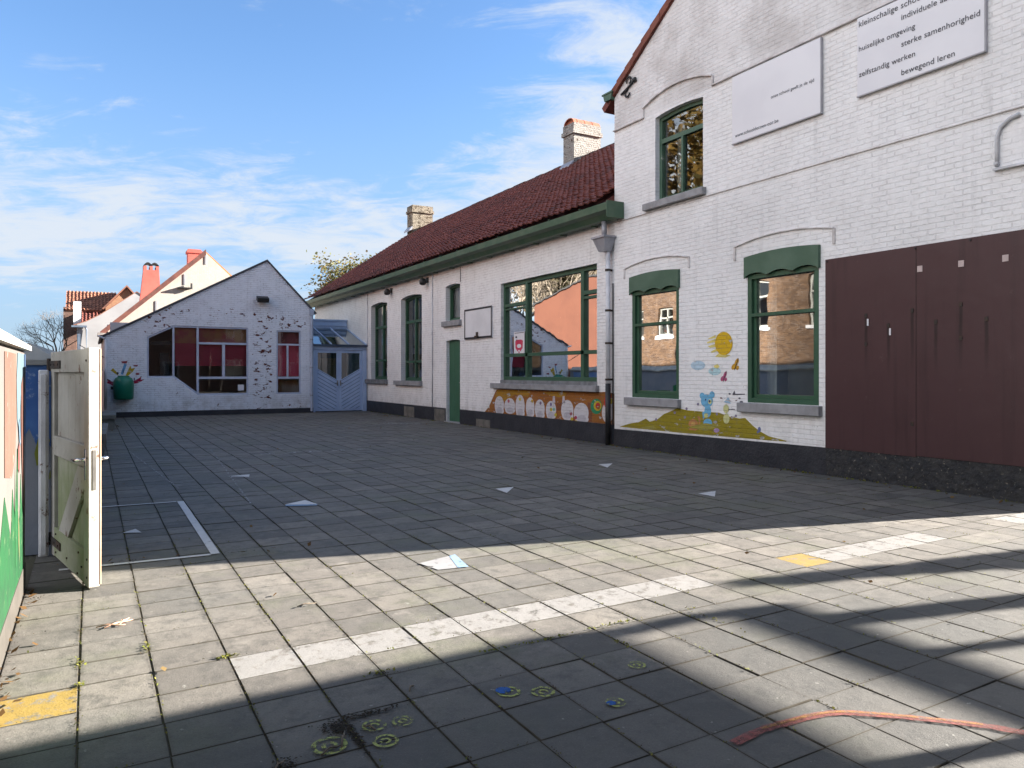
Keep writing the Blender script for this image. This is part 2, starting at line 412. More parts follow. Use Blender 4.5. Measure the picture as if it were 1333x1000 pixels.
def leaf_mat(name, a, b, c_):
    m, t, p = new_mat(name)
    r = t.attr('rnd')
    c = t.mix(t.ramp(r, 0.0, 0.6), a, b); c = t.mix(t.ramp(r, 0.6, 1.0), c, c_)
    t.put(p.inputs['Base Color'], c); p.inputs['Roughness'].default_value = 0.7; p.inputs['Specular IOR Level'].default_value = 0.2
    p.inputs['Transmission Weight'].default_value = 0.0
    tl = t.add('ShaderNodeBsdfTranslucent'); t.put(tl.inputs[0], c)
    mx = t.add('ShaderNodeMixShader'); mx.inputs[0].default_value = 0.3
    out = m.node_tree.nodes['Material Output']
    t.l.new(p.outputs[0], mx.inputs[1]); t.l.new(tl.outputs[0], mx.inputs[2]); t.l.new(mx.outputs[0], out.inputs[0])
    return m
LEAF_A = leaf_mat('autumn_leaves', (0.075,0.09,0.035), (0.15,0.14,0.05), (0.17,0.12,0.05))
LEAF_Y = leaf_mat('golden_leaves', (0.13,0.085,0.02), (0.19,0.11,0.025), (0.08,0.065,0.02))
LEAF_G = leaf_mat('conifer_green', (0.02,0.045,0.02), (0.035,0.065,0.03), (0.05,0.08,0.03))
DRY = leaf_mat('dry_leaf', (0.10,0.055,0.02), (0.16,0.09,0.035), (0.20,0.14,0.06))
MOSS = leaf_mat('moss', (0.10,0.12,0.02), (0.17,0.17,0.03), (0.07,0.06,0.02))
JDIRT = leaf_mat('joint_dirt_bits', (0.040,0.028,0.015), (0.065,0.046,0.024), (0.07,0.07,0.025)); SOILC = leaf_mat('crumbs', (0.02,0.016,0.012), (0.045,0.033,0.02), (0.03,0.03,0.02))

# paving
def tile_mat(name, paint=None, pwear=0.5):
    m, t, p = new_mat(name)
    v = t.geo(); r = t.attr('rnd')
    c = t.mix(r, (0.100,0.093,0.083), (0.190,0.175,0.152))
    c = t.mix(t.ramp(t.noise(v, 0.55, 4, 0.6), 0.42, 0.68, 0, 0.55), c, (0.10,0.104,0.098))
    c = t.mix(t.ramp(t.noise(v, 6.5, 9, 0.78), 0.44, 0.66, 0, 0.75), c, (0.070,0.067,0.060))
    c = t.mix(t.ramp(t.noise(v, 3.4, 8, 0.72), 0.54, 0.70, 0, 0.6), c, (0.22,0.205,0.18))
    c = t.mix(t.ramp(t.noise(v, 0.9, 6, 0.65), 0.50, 0.68, 0, 0.55), c, (0.115,0.122,0.078))
    s_ = t.sep(v)
    near_dark = t.math('MULTIPLY', t.ramp(t.math('ADD', s_[1], t.math('MULTIPLY', t.noise(v, 1.4, 4), 1.4)), 4.6, 3.2), 0.62)  # slabs turn darker towards the near end of the yard
    c = t.mix(near_dark, c, (0.050,0.053,0.052))
    c = t.mix(t.ramp(t.noise(v, 1.9, 7, 0.72), 0.60, 0.70, 0, 0.55), c, (0.062,0.060,0.056))
    c = t.mix(t.ramp(t.noise(v, 23.0, 3, 0.5), 0.70, 0.74, 0, 0.6), c, (0.27,0.27,0.245))
    gr = t.noise(v, 120.0, 5, 0.75)
    c = t.mix(t.ramp(gr, 0.50, 0.68, 0, 0.65), c, (0.055,0.052,0.05))
    c = t.mix(t.ramp(gr, 0.42, 0.26, 0, 0.5), c, (0.26,0.25,0.23))
    uv = t.sep(t.add('ShaderNodeTexCoord').outputs['UV'])
    ed = t.math('MINIMUM', t.math('MINIMUM', uv[0], t.math('SUBTRACT', 1.0, uv[0])), t.math('MINIMUM', uv[1], t.math('SUBTRACT', 1.0, uv[1])))
    edn = t.math('ADD', ed, t.math('MULTIPLY', t.math('SUBTRACT', t.noise(v, 16.0, 6, 0.7), 0.5), 0.16))
    c = t.mix(t.ramp(edn, 0.06, -0.03, 0, 0.62), c, (0.052,0.048,0.040))
    blot = t.ramp(t.noise(v, 8.0, 3, 0.5), 0.66, 0.72, 0, 0.45)
    c = t.mix(blot, c, (0.060,0.058,0.052))
    if paint:
        w = t.ramp(t.noise(v, 11.0, 8, 0.72), pwear, pwear+0.10)
        w2 = t.ramp(t.noise(v, 60.0, 5, 0.7), 0.58, 0.66)
        pc = t.mix(t.noise(v, 9.0, 5), paint, tuple(x*0.8 for x in paint))
        c = t.mix(t.math('MAXIMUM', w, t.math('MULTIPLY', w2, 0.6)), pc, c)
    t.put(p.inputs['Base Color'], c)
    p.inputs['Roughness'].default_value = 0.72; p.inputs['Specular IOR Level'].default_value = 0.32
    h = t.math('ADD', t.math('MULTIPLY', gr, 0.5), t.noise(v, 12.0, 5))
    t.put(p.inputs['Normal'], t.bump(h, 0.004))
    return m
TILE_EDGE = simple('dirty_tile_edge', (0.050,0.045,0.036), (0.075,0.070,0.058), 9.0, 0.95, 0.0, spec=0.1); TILE = tile_mat('concrete_tile'); TILE_W = tile_mat('white_painted_tile', (0.235,0.23,0.22), 0.515); TILE_Y = tile_mat('yellow_painted_tile', (0.26,0.18,0.045), 0.515)
SOIL = simple('joint_soil', (0.060,0.052,0.040), (0.075,0.073,0.048), 2.0, 0.95, 0.01, 60.0)

def worn_paint(name, col, thr=0.5, scale=14.0, soft=0.06):
    """thin worn paint: holes in the coat show the concrete below"""
    m, t, p = new_mat(name)
    v = t.geo()
    t.put(p.inputs['Base Color'], t.mix(t.noise(v, 8.0, 4), col, tuple(x*0.72 for x in col)))
    p.inputs['Roughness'].default_value = 0.75; p.inputs['Specular IOR Level'].default_value = 0.25
    a = t.ramp(t.noise(v, scale, 8, 0.72), thr+soft, thr-soft)
    t.put(p.inputs['Alpha'], a)
    return m
PWS = worn_paint('sun_dimmed_triangle_paint', (0.27,0.27,0.275), 0.62); PW = worn_paint('worn_white_line', (0.36,0.36,0.36), 0.56); PWT = worn_paint('white_triangle_paint', (0.62,0.62,0.62), 0.66); PW2 = worn_paint('faint_white_line', (0.34,0.34,0.34), 0.50)  # the sunlit triangle gets a darkened copy of the coat to offset the sun
PB = worn_paint('worn_blue_paint', (0.22,0.33,0.48), 0.60)
PYW = worn_paint('worn_yellow_ring', (0.30,0.33,0.10), 0.52, 40.0); PBL = worn_paint('bright_blue_spot', (0.02,0.09,0.30), 0.56, 30.0)
PRED = worn_paint('worn_red_line', (0.23,0.075,0.065), 0.56, 30.0, 0.25); POR = worn_paint('worn_orange_line', (0.33,0.17,0.055), 0.50, 30.0, 0.22)

# ------------------------------------------------------------------ world
def make_world():
    w = bpy.data.worlds.new('World'); scn.world = w; w.use_nodes = True
    t = NT(w.node_tree); w.node_tree.nodes.clear()
    out = t.add('ShaderNodeOutputWorld'); bg = t.add('ShaderNodeBackground'); bg.inputs[1].default_value = 0.06
    sky = t.add('ShaderNodeTexSky'); sky.sky_type = 'NISHITA'; sky.sun_disc = False
    sky.sun_elevation = SUN_EL; sky.sun_rotation = SUN_AZ; sky.air_density = 1.0; sky.dust_density = 0.6; sky.ozone_density = 1.5; sky.altitude = 0
    d = t.add('ShaderNodeTexCoord').outputs['Generated']; s = t.sep(d)
    zz = t.math('ADD', t.math('MAXIMUM', s[2], 0.0), 0.16)
    pv = t.comb(t.math('DIVIDE', s[0], zz), t.math('DIVIDE', s[1], zz), 0.0)
    rot = math.radians(28)
    ca = t.math('ADD', t.math('MULTIPLY', s[0], math.cos(rot)), t.math('MULTIPLY', s[1], -math.sin(rot)))
    cb = t.math('ADD', t.math('MULTIPLY', s[0], math.sin(rot)), t.math('MULTIPLY', s[1], math.cos(rot)))
    pa, pb = t.math('DIVIDE', ca, zz), t.math('DIVIDE', cb, zz)
    n1 = t.noise(t.comb(t.math('MULTIPLY', pa, 0.75), pb, 0.0), 1.35, 10, 0.62, 0.35)
    n2 = t.noise(t.comb(t.math('MULTIPLY', pa, 1.2), t.math('MULTIPLY', pb, 2.0), 3.7), 3.2, 9, 0.68, 0.6)
    n = t.math('ADD', t.math('MULTIPLY', n1, 0.58), t.math('MULTIPLY', n2, 0.42))
    # cover: a bank low over the roofs, thinner overhead, more to the right, heavy in the unseen west, added to brighten the facade
    bank = t.math('MULTIPLY', t.ramp(s[2], 0.30, 0.19), t.ramp(s[2], 0.03, 0.15))
    azr = t.ramp(t.math('DIVIDE', s[0], t.math('MAXIMUM', s[1], 0.05)), 0.40, 0.75)
    west = t.math('MULTIPLY', t.ramp(s[0], -0.30, -0.75), 1.0)
    cov = t.math('ADD', t.math('MULTIPLY', bank, 0.15), t.math('MULTIPLY', azr, 0.17))
    cov = t.math('ADD', cov, t.math('MULTIPLY', west, 0.22))
    fac = t.ramp(t.math('ADD', n, cov), 0.55, 0.72, 0.0, 0.92)
    base = t.mix(t.ramp(s[2], 0.42, 0.02, 0.04, 0.78), sky.outputs[0], CLOUDLOW)
    base = t.mix(1.0, base, SKYTINT, 'MULTIPLY')
    c = t.mix(fac, base, t.mix(west, CLOUD, CLOUDFILL))
    t.l.new(c, bg.inputs[0]); t.l.new(bg.outputs[0], out.inputs[0])
SKYTINT = (0.385, 0.50, 0.635, 1); CLOUD = (1.62, 1.76, 1.95, 1); CLOUDLOW = (2.2, 2.33, 2.64, 1); CLOUDFILL = (5.8, 5.85, 6.0, 1)  # last one: unseen western cloud, made extra bright to fill the shaded facade
make_world()
#SPLIT
# ================================================================== SETTING: ground and paving
g = MB(); g.add([(-600,-600,-0.009),(600,-600,-0.009),(600,600,-0.009),(-600,600,-0.009)], [(0,1,2,3)])
tag(g.build('ground', SOIL), kind='structure')

def build_paving():
    rnd = random.Random(3)
    cols = [-0.375, -0.046, 0.262, 0.605]
    while cols[-1] < 16.5: cols.append(cols[-1]+0.309)
    rows = [3.67]
    while rows[-1] < 27.3: rows.append(rows[-1]+0.300)
    r = 3.67
    lower = []
    while r > -7: r -= 0.300; lower.append(r)
    rows = lower[::-1]+rows
    k0 = len(lower)
    m = MB()
    def shear(x, y): return y+0.015*(x-0.6)
    colshift = [rnd.uniform(-0.004, 0.004) for _ in cols]
    for i in range(len(cols)-1):
        for j in range(len(rows)-1):
            x0, x1, y0, y1 = cols[i], cols[i+1], rows[j], rows[j+1]
            if x0 > 8.95 and y0 > 3.7: continue
            mi = 0
            if j == k0:
                if x0 < -0.2 or abs(x0-4.622) < 0.1: mi = 2
                elif 0.6 < x0+0.01 and x0 < 3.6: mi = 1
                elif 4.8 < x0 < 6.4: mi = 1
                elif 7.6 < x0 < 8.3: mi = 1
            m.cur = mi; m.r = min(1, max(0, rnd.gauss(0.5, 0.26)))
            gx = 0.0024+rnd.uniform(0, 0.0034)*rnd.random(); gy = 0.0010+rnd.uniform(0, 0.0028)*rnd.random()
            ox, oy = rnd.uniform(-0.002, 0.002), rnd.uniform(-0.0025, 0.0025)
            tx, ty, dz = rnd.gauss(0, 0.0042), rnd.gauss(0, 0.0042), rnd.uniform(-0.003, 0.001)
            a, b = x0+gx+ox, x1-gx+ox; c, d = y0+gy+oy, y1-gy+oy
            mx, my = (a+b)/2, (c+d)/2
            def P(x, y, z): return (x, shear(x, y), z+dz+tx*(x-mx)+ty*(y-my))
            k = 0.002
            vs = [P(a,c,-0.03),P(b,c,-0.03),P(b,d,-0.03),P(a,d,-0.03),
                  P(a,c,-0.004),P(b,c,-0.004),P(b,d,-0.004),P(a,d,-0.004),
                  P(a+k,c+k,0),P(b-k,c+k,0),P(b-k,d-k,0),P(a+k,d-k,0)]
            m.cur = 3; m.add(vs, [(0,1,5,4),(1,2,6,5),(2,3,7,6),(3,0,4,7),(4,5,9,8),(5,6,10,9),(6,7,11,10),(7,4,8,11)]); nv = len(m.v); m.f.append((nv-4,nv-3,nv-2,nv-1)); m.mi.append(mi); m.rn.append(m.r)
    o = m.build('paving', [TILE, TILE_W, TILE_Y, TILE_EDGE], rnd=True, fix=False)
    uvl = o.data.uv_layers.new(name='UVMap'); q = [0.0, 0.0, 1.0, 0.0, 1.0, 1.0, 0.0, 1.0]
    uvl.data.foreach_set('uv', q*len(o.data.polygons))
    tag(o, kind='structure')
build_paving()

# painted marks on the paving (flat paint, 6 mm above the slabs)
def mark(name, polys, mats, label, dz=0.0):
    m = MB()
    for q in polys:
        pts, k = (q if isinstance(q, tuple) and isinstance(q[1], int) else (q, 0))
        m.cur = k; m.poly([(x, y, 0.006+dz+0.0015*k) for x, y in pts])
    o = m.build(name, mats, fix=False)
    tag(o, kind='structure'); return o
def strip(a, b, w):
    ax, ay = a; bx, by = b; L = math.hypot(bx-ax, by-ay); nx, ny = -(by-ay)/L*w/2, (bx-ax)/L*w/2
    return [(ax-nx, ay-ny), (bx-nx, by-ny), (bx+nx, by+ny), (ax+nx, ay+ny)]
def ring(cx, cy, ro, ri, n=22):
    out = []
    for i in range(n):
        a, b = 2*math.pi*i/n, 2*math.pi*(i+1)/n
        out.append([(cx+ri*math.cos(a), cy+ri*math.sin(a)), (cx+ro*math.cos(a), cy+ro*math.sin(a)), (cx+ro*math.cos(b), cy+ro*math.sin(b)), (cx+ri*math.cos(b), cy+ri*math.sin(b))])
    return out
def disc(cx, cy, r, n=18): return [(cx+r*math.cos(2*math.pi*i/n), cy+r*math.sin(2*math.pi*i/n)) for i in range(n)]
for q in (strip((0.862,6.29),(0.872,9.05),0.066), strip((-0.26,9.09),(0.83,9.045),0.04), strip((-0.2,6.335),(0.826,6.285),0.05)):
    mark('painted_court_line', [q], PWT, '')
mark('painted_long_line', [strip((0.95,10.1),(0.62,15.2),0.022), strip((1.52,8.4),(1.95,14.8),0.02)], PW2, '')
for i, tri in enumerate([[(2.15,5.22),(2.49,5.33),(2.43,4.95),(2.2,4.98)], [(1.83,8.26),(2.10,8.44),(2.16,8.10)], [(4.35,8.10),(4.62,8.12),(4.32,7.76)], [(6.91,9.47),(7.17,9.45),(6.79,9.08)],
             [(6.27,6.60),(6.59,6.64),(6.28,6.34)], [(0.25,7.52),(0.36,7.65),(0.40,7.45)], [(1.65,10.9),(1.95,10.95),(1.9,10.7)]]):
    q = [tri]
    mark('painted_triangle', q, PWT if i else PWS, '')
mark('painted_blue_edge', [[(2.35,4.96),(2.43,4.945),(2.50,5.33),(2.44,5.31)], [(1.84,8.24),(2.15,8.09),(2.12,8.03),(1.82,8.15)]], PB, '', 0.0015)
for (x, y, r) in [(1.771,2.847,0.055),(1.636,2.923,0.055),(2.334,2.881,0.045),(1.004,2.913,0.05),(1.001,2.77,0.052),(1.119,2.894,0.045),(0.80,2.84,0.07),(1.99,2.60,0.045)]:
    mark('painted_ring', ring(x, y, r, r*0.72)+ring(x, y, r*0.45, r*0.22, 12), PYW, '')
mark('painted_blue_spot', [disc(1.62,2.945,0.035), disc(1.965,2.60,0.022)], PBL, '', 0.0015)
rl = [(2.165,2.087),(2.35,2.11),(2.509,2.10),(2.63,2.09),(2.744,2.057),(2.83,2.0),(2.912,1.931),(3.0,1.85),(3.073,1.781),(3.16,1.69),(3.229,1.592),(3.3,1.5)]
def ribbon(pts, w, sub=6, seed=3):
    rr = random.Random(seed); P2 = [Vector(p) for p in pts]; out = []
    for i in range(len(P2)-1):
        p0, p1, p2, p3 = P2[max(i-1,0)], P2[i], P2[i+1], P2[min(i+2,len(P2)-1)]
        for k in range(sub):
            f = k/sub; out.append(0.5*((2*p1)+(p2-p0)*f+(2*p0-5*p1+4*p2-p3)*f*f+(3*p1-p0-3*p2+p3)*f**3))
    out.append(P2[-1]); L = []
    for i, p in enumerate(out):
        d = (out[min(i+1,len(out)-1)]-out[max(i-1,0)]).normalized(); n = Vector((-d.y, d.x))*(w/2*rr.uniform(0.85,1.15)); L.append((p-n, p+n))
    return [[tuple(L[i][0]), tuple(L[i+1][0]), tuple(L[i+1][1]), tuple(L[i][1])] for i in range(len(L)-1)]
mark('painted_curve', [(q, 0) for q in ribbon(rl, 0.046)]+[(q, 1) for q in ribbon([(x+0.004, y+0.006) for x, y in rl[1:-2]], 0.017)], [PRED, POR], '')
mark('painted_hopscotch', [strip((2.6+0.42*i,13.6-0.02*i),(2.85+0.42*i,13.6-0.02*i),0.16) for i in range(5)]+[strip((7.2,20.2),(8.0,19.4),0.35)], PW2, '')

# moss, crumbs and leaves caught in the joints (uncountable)
def scatter(name, mat, pts, size, flat=0.3, jit=0.02, seed=1):
    rnd = random.Random(seed); m = MB()
    for (x, y, n, sp) in pts:
        for _ in range(n):
            cx, cy = x+rnd.gauss(0, sp if not isinstance(sp, tuple) else sp[0]), y+rnd.gauss(0, sp if not isinstance(sp, tuple) else sp[1])
            if cx > 8.93 and cy > 4.1: cx = 8.93-abs(rnd.gauss(0, 0.03))
            a = rnd.uniform(0, 6.28); s = size*rnd.uniform(0.5, 1.4)
            u = Vector((math.cos(a), math.sin(a), rnd.gauss(0, flat))).normalized()*s
            w = Vector((-math.sin(a), math.cos(a), rnd.gauss(0, flat))).normalized()*s*rnd.uniform(0.45, 0.8)
            c = Vector((cx, cy, 0.004+s*0.25+abs(rnd.gauss(0, flat*s*0.4))))
            m.r = rnd.random()
            m.add([c-u, c-u*0.2+w, c+u, c-u*0.2-w], [(0,1,2,3)])
    o = m.build(name, mat, rnd=True, fix=False)
    return tag(o, kind='stuff')
rj = random.Random(21)
mp = []
xs = [-0.046, 0.262, 0.605]+[0.605+0.309*i for i in range(1, 26)]
for x in xs:                                   # along the wide joints
    for _ in range(70):
        y = 2.0+abs(rj.gauss(0, 5.0))
        if rj.random() < (0.75 if x > 1.2 else 1): mp.append((x, y+0.015*(x-0.6), rj.randint(1, 4), (0.006, 0.03)))
for _ in range(150):
    k = rj.randint(-2, 20); x = rj.uniform(-0.2, 6); mp.append((x, 3.67+0.3*k+0.015*(x-0.6), rj.randint(1, 4), (0.05, 0.005)))
scatter('moss', MOSS, mp, 0.006, 0.5, seed=5)
jp = []
for x in xs[:14]:
    for _ in range(60):
        y = rj.uniform(2.0, 8.5); jp.append((x, y+0.015*(x-0.6), rj.randint(3, 7), (0.005, 0.035)))
for _ in range(260):
    k = rj.randint(-5, 10); x = rj.uniform(-0.3, 5); jp.append((x, 3.67+0.3*k+0.015*(x-0.6), rj.randint(2, 5), (0.05, 0.0035)))
scatter('joint_dirt', JDIRT, jp, 0.0042, 0.35, seed=15)
scatter('joint_moss', MOSS, [(0.605,3.99,70,(0.03,0.012)),(2.15,3.40,60,(0.10,0.008)),(1.84,3.40,30,(0.05,0.008)),(2.6,3.42,60,(0.09,0.008)),(2.45,3.15,24,(0.008,0.05)),(0.262,4.3,30,(0.01,0.04)),(-0.046,4.25,26,(0.01,0.04)),(-0.046,3.95,20,(0.01,0.02)),(1.22,3.42,25,(0.03,0.01)),(3.15,3.2,20,(0.01,0.1))], 0.008, 0.6, seed=6)
scatter('soil_crumbs', SOILC, [(1.0,3.03,260,(0.085,0.012)),(0.87,2.96,260,(0.025,0.03)),(0.91,2.86,220,(0.010,0.07)),(0.62,2.78,120,(0.025,0.03)),(-0.40,4.9,200,(0.03,0.5)),(-0.40,3.9,120,(0.03,0.4)),(-0.30,5.6,60,(0.06,0.15)),(0.9,6.28,50,(0.12,0.03)),(0.25,6.4,40,(0.05,0.03)),(1.2,3.4,20,(0.02,0.01)),(2.9,10.5,80,(0.12,0.05)),(8.6,23.5,120,(0.25,0.6)),(1.2,17.5,60,(0.6,0.2))], 0.006, 0.2, seed=7)
lp = [(rj.uniform(-0.3, 8.8), rj.uniform(2.5, 26), 1, 0.0) for _ in range(70)]+[(8.75, rj.uniform(4.3, 26), 2, (0.12, 0.2)) for _ in range(60)]+[(-0.36, rj.uniform(3.5, 5.9), 2, (0.03, 0.05)) for _ in range(26)]+[(8.6,23.3,60,(0.22,0.5)),(0.5,21.5,30,(0.25,1.2)),(0.15,6.35,8,(0.2,0.05)),(1.1,6.2,6,(0.2,0.03))]
scatter('fallen_leaves', DRY, lp, 0.022, 0.45, seed=8)
wp = [(8.9, 4.2+rj.random()*22, 6, (0.03, 0.06)) for _ in range(110)]
scatter('wall_foot_moss', MOSS, wp, 0.016, 0.9, seed=9)
for i, (x, y, a, L) in enumerate([(0.14,4.80,0.5,0.17),(0.17,4.83,1.1,0.13),(0.10,4.78,-0.2,0.15),(1.16,4.62,0.12,0.12),(0.86,2.86,1.2,0.13),(0.80,2.80,0.4,0.10),(0.60,2.78,0.9,0.09),(1.27,3.17,0.9,0.07),(0.98,2.90,2.0,0.07)]):
    m = MB(); dx, dy = math.cos(a)*L/2, math.sin(a)*L/2
    m.tube([(x-dx, y-dy, 0.008), (x-dx*0.2, y-dy*0.2+0.008, 0.016), (x+dx*0.4, y+dy*0.4-0.004, 0.012), (x+dx, y+dy, 0.009)], [0.0035,0.0045,0.004,0.002], 5)
    m.tube([(x+dx*0.1, y+dy*0.1, 0.013), (x+dx*0.5-dy*0.5, y+dy*0.5+dx*0.5, 0.012)], [0.003,0.0015], 4)
    tag(m.build('twig', BAREWOOD if i < 3 else BARK, smooth=True), ['pale dry twig lying on the sunlit paving right of the gate', 'pale twig crossing another one near the gate', 'small pale twig at the edge of the twig heap by the gate', 'dark straight twig on the sunlit paving above the white line', 'pale twig lying in the dark soil clump at the bottom', 'short twig left of the soil clump in the shade', 'small twig by the soil at the bottom edge', 'thin twig in the shade below the white line', 'short twig right of the soil clump'][i], 'twig', 'twigs on the paving')

# ================================================================== houses: shared builders
def ring_loop(loop, w):
    """inset a convex loop by w"""
    n = len(loop); out = []
    ar = sum(loop[i][0]*loop[(i+1)%n][1]-loop[(i+1)%n][0]*loop[i][1] for i in range(n))
    sg = 1 if ar > 0 else -1
    for i in range(n):
        p0, p1, p2 = Vector(loop[i-1]), Vector(loop[i]), Vector(loop[(i+1) % n])
        e1, e2 = (p1-p0).normalized(), (p2-p1).normalized()
        n1, n2 = Vector((-e1.y, e1.x))*sg, Vector((-e2.y, e2.x))*sg
        b = n1+n2; b /= max(0.3, b.dot(n1)); out.append((p1.x+b.x*w, p1.y+b.y*w))
    return out

def window(house, P, loop, fw, d0, d1, bars=(), mat=None, glass=None, sill=None, sillmat=None, sash=None, label=None):
    """frame ring + bars as one part; pane and sill below it. bars: (u0,u1,z0,z1)"""
    m = MB(); holed(m, P, loop, [ring_loop(loop, fw)], d0, d1)
    for (a, b, c, d) in bars: pbox(m, P, a, b, c, d, d0-0.004, d1-0.004)
    if sash:
        inner = ring_loop(loop, fw+0.002); holed(m, P, inner, [ring_loop(inner, sash)], d0+0.05, d1-0.01)
    w = m.build('window', mat or GREEN, house)
    if label: w['label'] = label
    g = MB(); g.poly([P(u, z, (d0+d1)/2+0.012) for u, z in ring_loop(loop, fw*0.6)])
    g.build('pane', glass or GLASS, w)
    if sill:
        u0, u1, z0, z1, pr = sill
        s = MB(); pcbox(s, P, u0, u1, z0, z1, -pr, d0+0.02, 0.008); s.build('sill', sillmat or STONE, w)
    return w
def curtain(w, P, u0, u1, z0, z1, d, mat=None, waves=None, name='curtain'):
    m = MB(); n = max(6, int((u1-u0)/0.02)); rows = []
    for i in range(n+1):
        f = i/n; u = u0+(u1-u0)*f; dd = d+0.022*math.sin(f*(u1-u0)*50)+0.012*math.sin(f*(u1-u0)*21+1)
        rows += [P(u, z0, dd), P(u, z1, dd)]
    m.add(rows, [(2*i, 2*i+2, 2*i+3, 2*i+1) for i in range(n)])
    return m.build(name, mat or CURT, w, smooth=True)
def tiled_slope(mb, o, U, V, N, nu, nv, wu, wv, seed=1, lift=0.035, curve=0.028):
    """overlapping curved tiles: o = lower corner, U along eave, V up the slope"""
    rnd = random.Random(seed); o, U, V, N = Vector(o), Vector(U), Vector(V), Vector(N)
    prof = [(0.0, 0.25), (0.3, -0.2), (0.62, 0.35), (0.85, 1.0), (1.02, 0.55)]
    for j in range(nv):
        sh = rnd.uniform(-0.008, 0.008)
        for i in range(nu):
            du, dv, dn = rnd.gauss(0, 0.007), rnd.gauss(0, 0.010), rnd.gauss(0, 0.005); tw = rnd.gauss(0, 0.012)
            mb.r = min(1, max(0, rnd.gauss(0.45, 0.28)))
            vs = []
            for k, (a, h) in enumerate(prof):
                p = o+U*(i*wu+a*wu+du+sh)+N*(h*curve+dn)
                lo = p+V*(j*wv+dv+tw*(a-0.5))+N*lift; hi = p+V*((j+1.12)*wv+dv+tw*(a-0.5))
                vs += [lo-N*0.03, lo, hi]
            fs = []
            for k in range(len(prof)-1):
                b = 3*k; fs += [(b, b+3, b+4, b+1), (b+1, b+4, b+5, b+2)]
            mb.add(vs, fs)
    return mb

# ================================================================== the tall gabled house on the right
X0 = 9.0; PG = PX(X0)
gh = thing('gabled_house', 'tall white painted brick house with steep gable, green windows and brown board on the right', 'house', (X0, 7.95, 0))
UPW = arch(9.36, 10.58, 4.56, 6.14, 0.045); W1 = arch(9.95, 11.25, 0.97, 3.26, 0.07); W2 = arch(7.06, 8.38, 0.97, 3.26, 0.07)
m = MB(); holed(m, PG, [(3.92,0),(11.8,0),(11.8,6.85),(7.95,9.47),(3.92,6.728)], [UPW, W1, W2], 0, 0.34)
m.build('wall', WHITE_X, gh)
m = MB(); m.box(9.34,20,11.46,11.8,0,6.85); m.box(9.34,20,3.92,4.26,0,6.72); m.box(19.7,20,4.26,11.46,0,6.72)
m.prism([(19.7,3.92,6.72),(19.7,11.8,6.85),(19.7,7.95,9.47)], (0.3,0,0)); m.box(9.34,19.7,4.26,11.46,3.45,3.55)
m.build('wall', WHITE_C, gh)
m = MB()
for (ya, yb) in ((11.8,7.95),(3.92,7.95)):
    sg = 1 if ya > yb else -1
    sl = (9.47-6.85)/(11.8-7.95)
    e = Vector((0, ya+sg*0.3, 9.47-sl*(abs(ya-yb)+0.3))); t_ = Vector((0, yb, 9.47))
    n = Vector((0, sg*sl, 1)).normalized()*0.14
    m.prism([(8.97, e.y, e.z+0.004), (8.97, t_.y, t_.z+0.004), (8.97, t_.y, t_.z+0.16), (8.97, e.y+n.y, e.z+n.z)], (11.1,0,0))
rf = m.build('roof', ROOF, gh, rnd=True)
m = MB(); rnd = random.Random(4)
sl = (9.47-6.85)/3.85; n_ = int(math.hypot(3.85, 2.62)/0.30)
for k in range(n_+1):                                 # terracotta verge tiles up the left rake
    f0, f1 = k/(n_+1), (k+1.06)/(n_+1)
    ya, yb = 11.9-3.95*f0, 11.9-3.95*f1; za, zb = 6.80+2.69*f0, 6.80+2.69*f1; o = rnd.uniform(-0.008,0.008)
    m.prism([(8.94+o,ya,za+0.0),(8.94+o,yb,zb-0.015),(8.94+o,yb,zb+0.135),(8.94+o,ya,za+0.165)], (0.10,0,0))
m.build('verge_tiles', simple('dark_terracotta', (0.20,0.07,0.045), (0.14,0.045,0.03), 5.0, 0.8, 0.004), rf)
m = MB()                                           # plinth, its top rises a little to the right
m.prism([(X0-0.02,11.8,0),(X0-0.02,6.93,0),(X0-0.02,6.93,0.385),(X0-0.02,11.8,0.33)], (0.05,0,0)); m.build('plinth', PLINTH, gh)
m = MB(); m.prism([(X0-0.024,6.93,0),(X0-0.024,3.92,0),(X0-0.024,3.92,0.44),(X0-0.024,6.93,0.385)], (0.05,0,0)); m.build('worn_plinth', PLINTH_W, gh)
# projecting mould lines
def mould(path, h=0.035, pr=0.045):
    m = MB()
    for (a, b) in zip(path[:-1], path[1:]):
        (ua, za), (ub, zb) = a, b
        if abs(ua-ub) < 0.02: m.prism([PG(ua-0.02,za,-pr*0.6),PG(ua+0.02,za,-pr*0.6),PG(ua+0.02,zb,-pr*0.6),PG(ua-0.02,zb,-pr*0.6)], (pr*0.6+0.01,0,0))
        else: m.prism([PG(ua,za,0.01),PG(ua,za,-pr),PG(ua,za+h*0.6,-pr),PG(ua,za+h,0.01)], Vector(PG(ub,zb,0))-Vector(PG(ua,za,0)))
    return m.build('string_course', WHITE_C2, gh)
WHITE_C2 = simple('limewashed_mould', (0.66,0.64,0.63), (0.42,0.39,0.37), 4.0, 0.8, 0.006, 20.0)
ar = [(10.91-1.78*i/8, 6.36+0.17*(1-((i-4)/4)**2)) for i in range(9)]
mould([(11.8,6.18),(10.91,6.18)]); mould([(10.91,6.19),(10.91,6.36)]); mould(ar); mould([(9.13,6.37),(9.13,6.20)]); mould([(9.13,6.20),(7.0,6.20),(3.92,6.22)])
mould([(11.8,4.385),(9.0,4.395),(7.0,4.395),(3.92,4.38)], 0.02, 0.022)
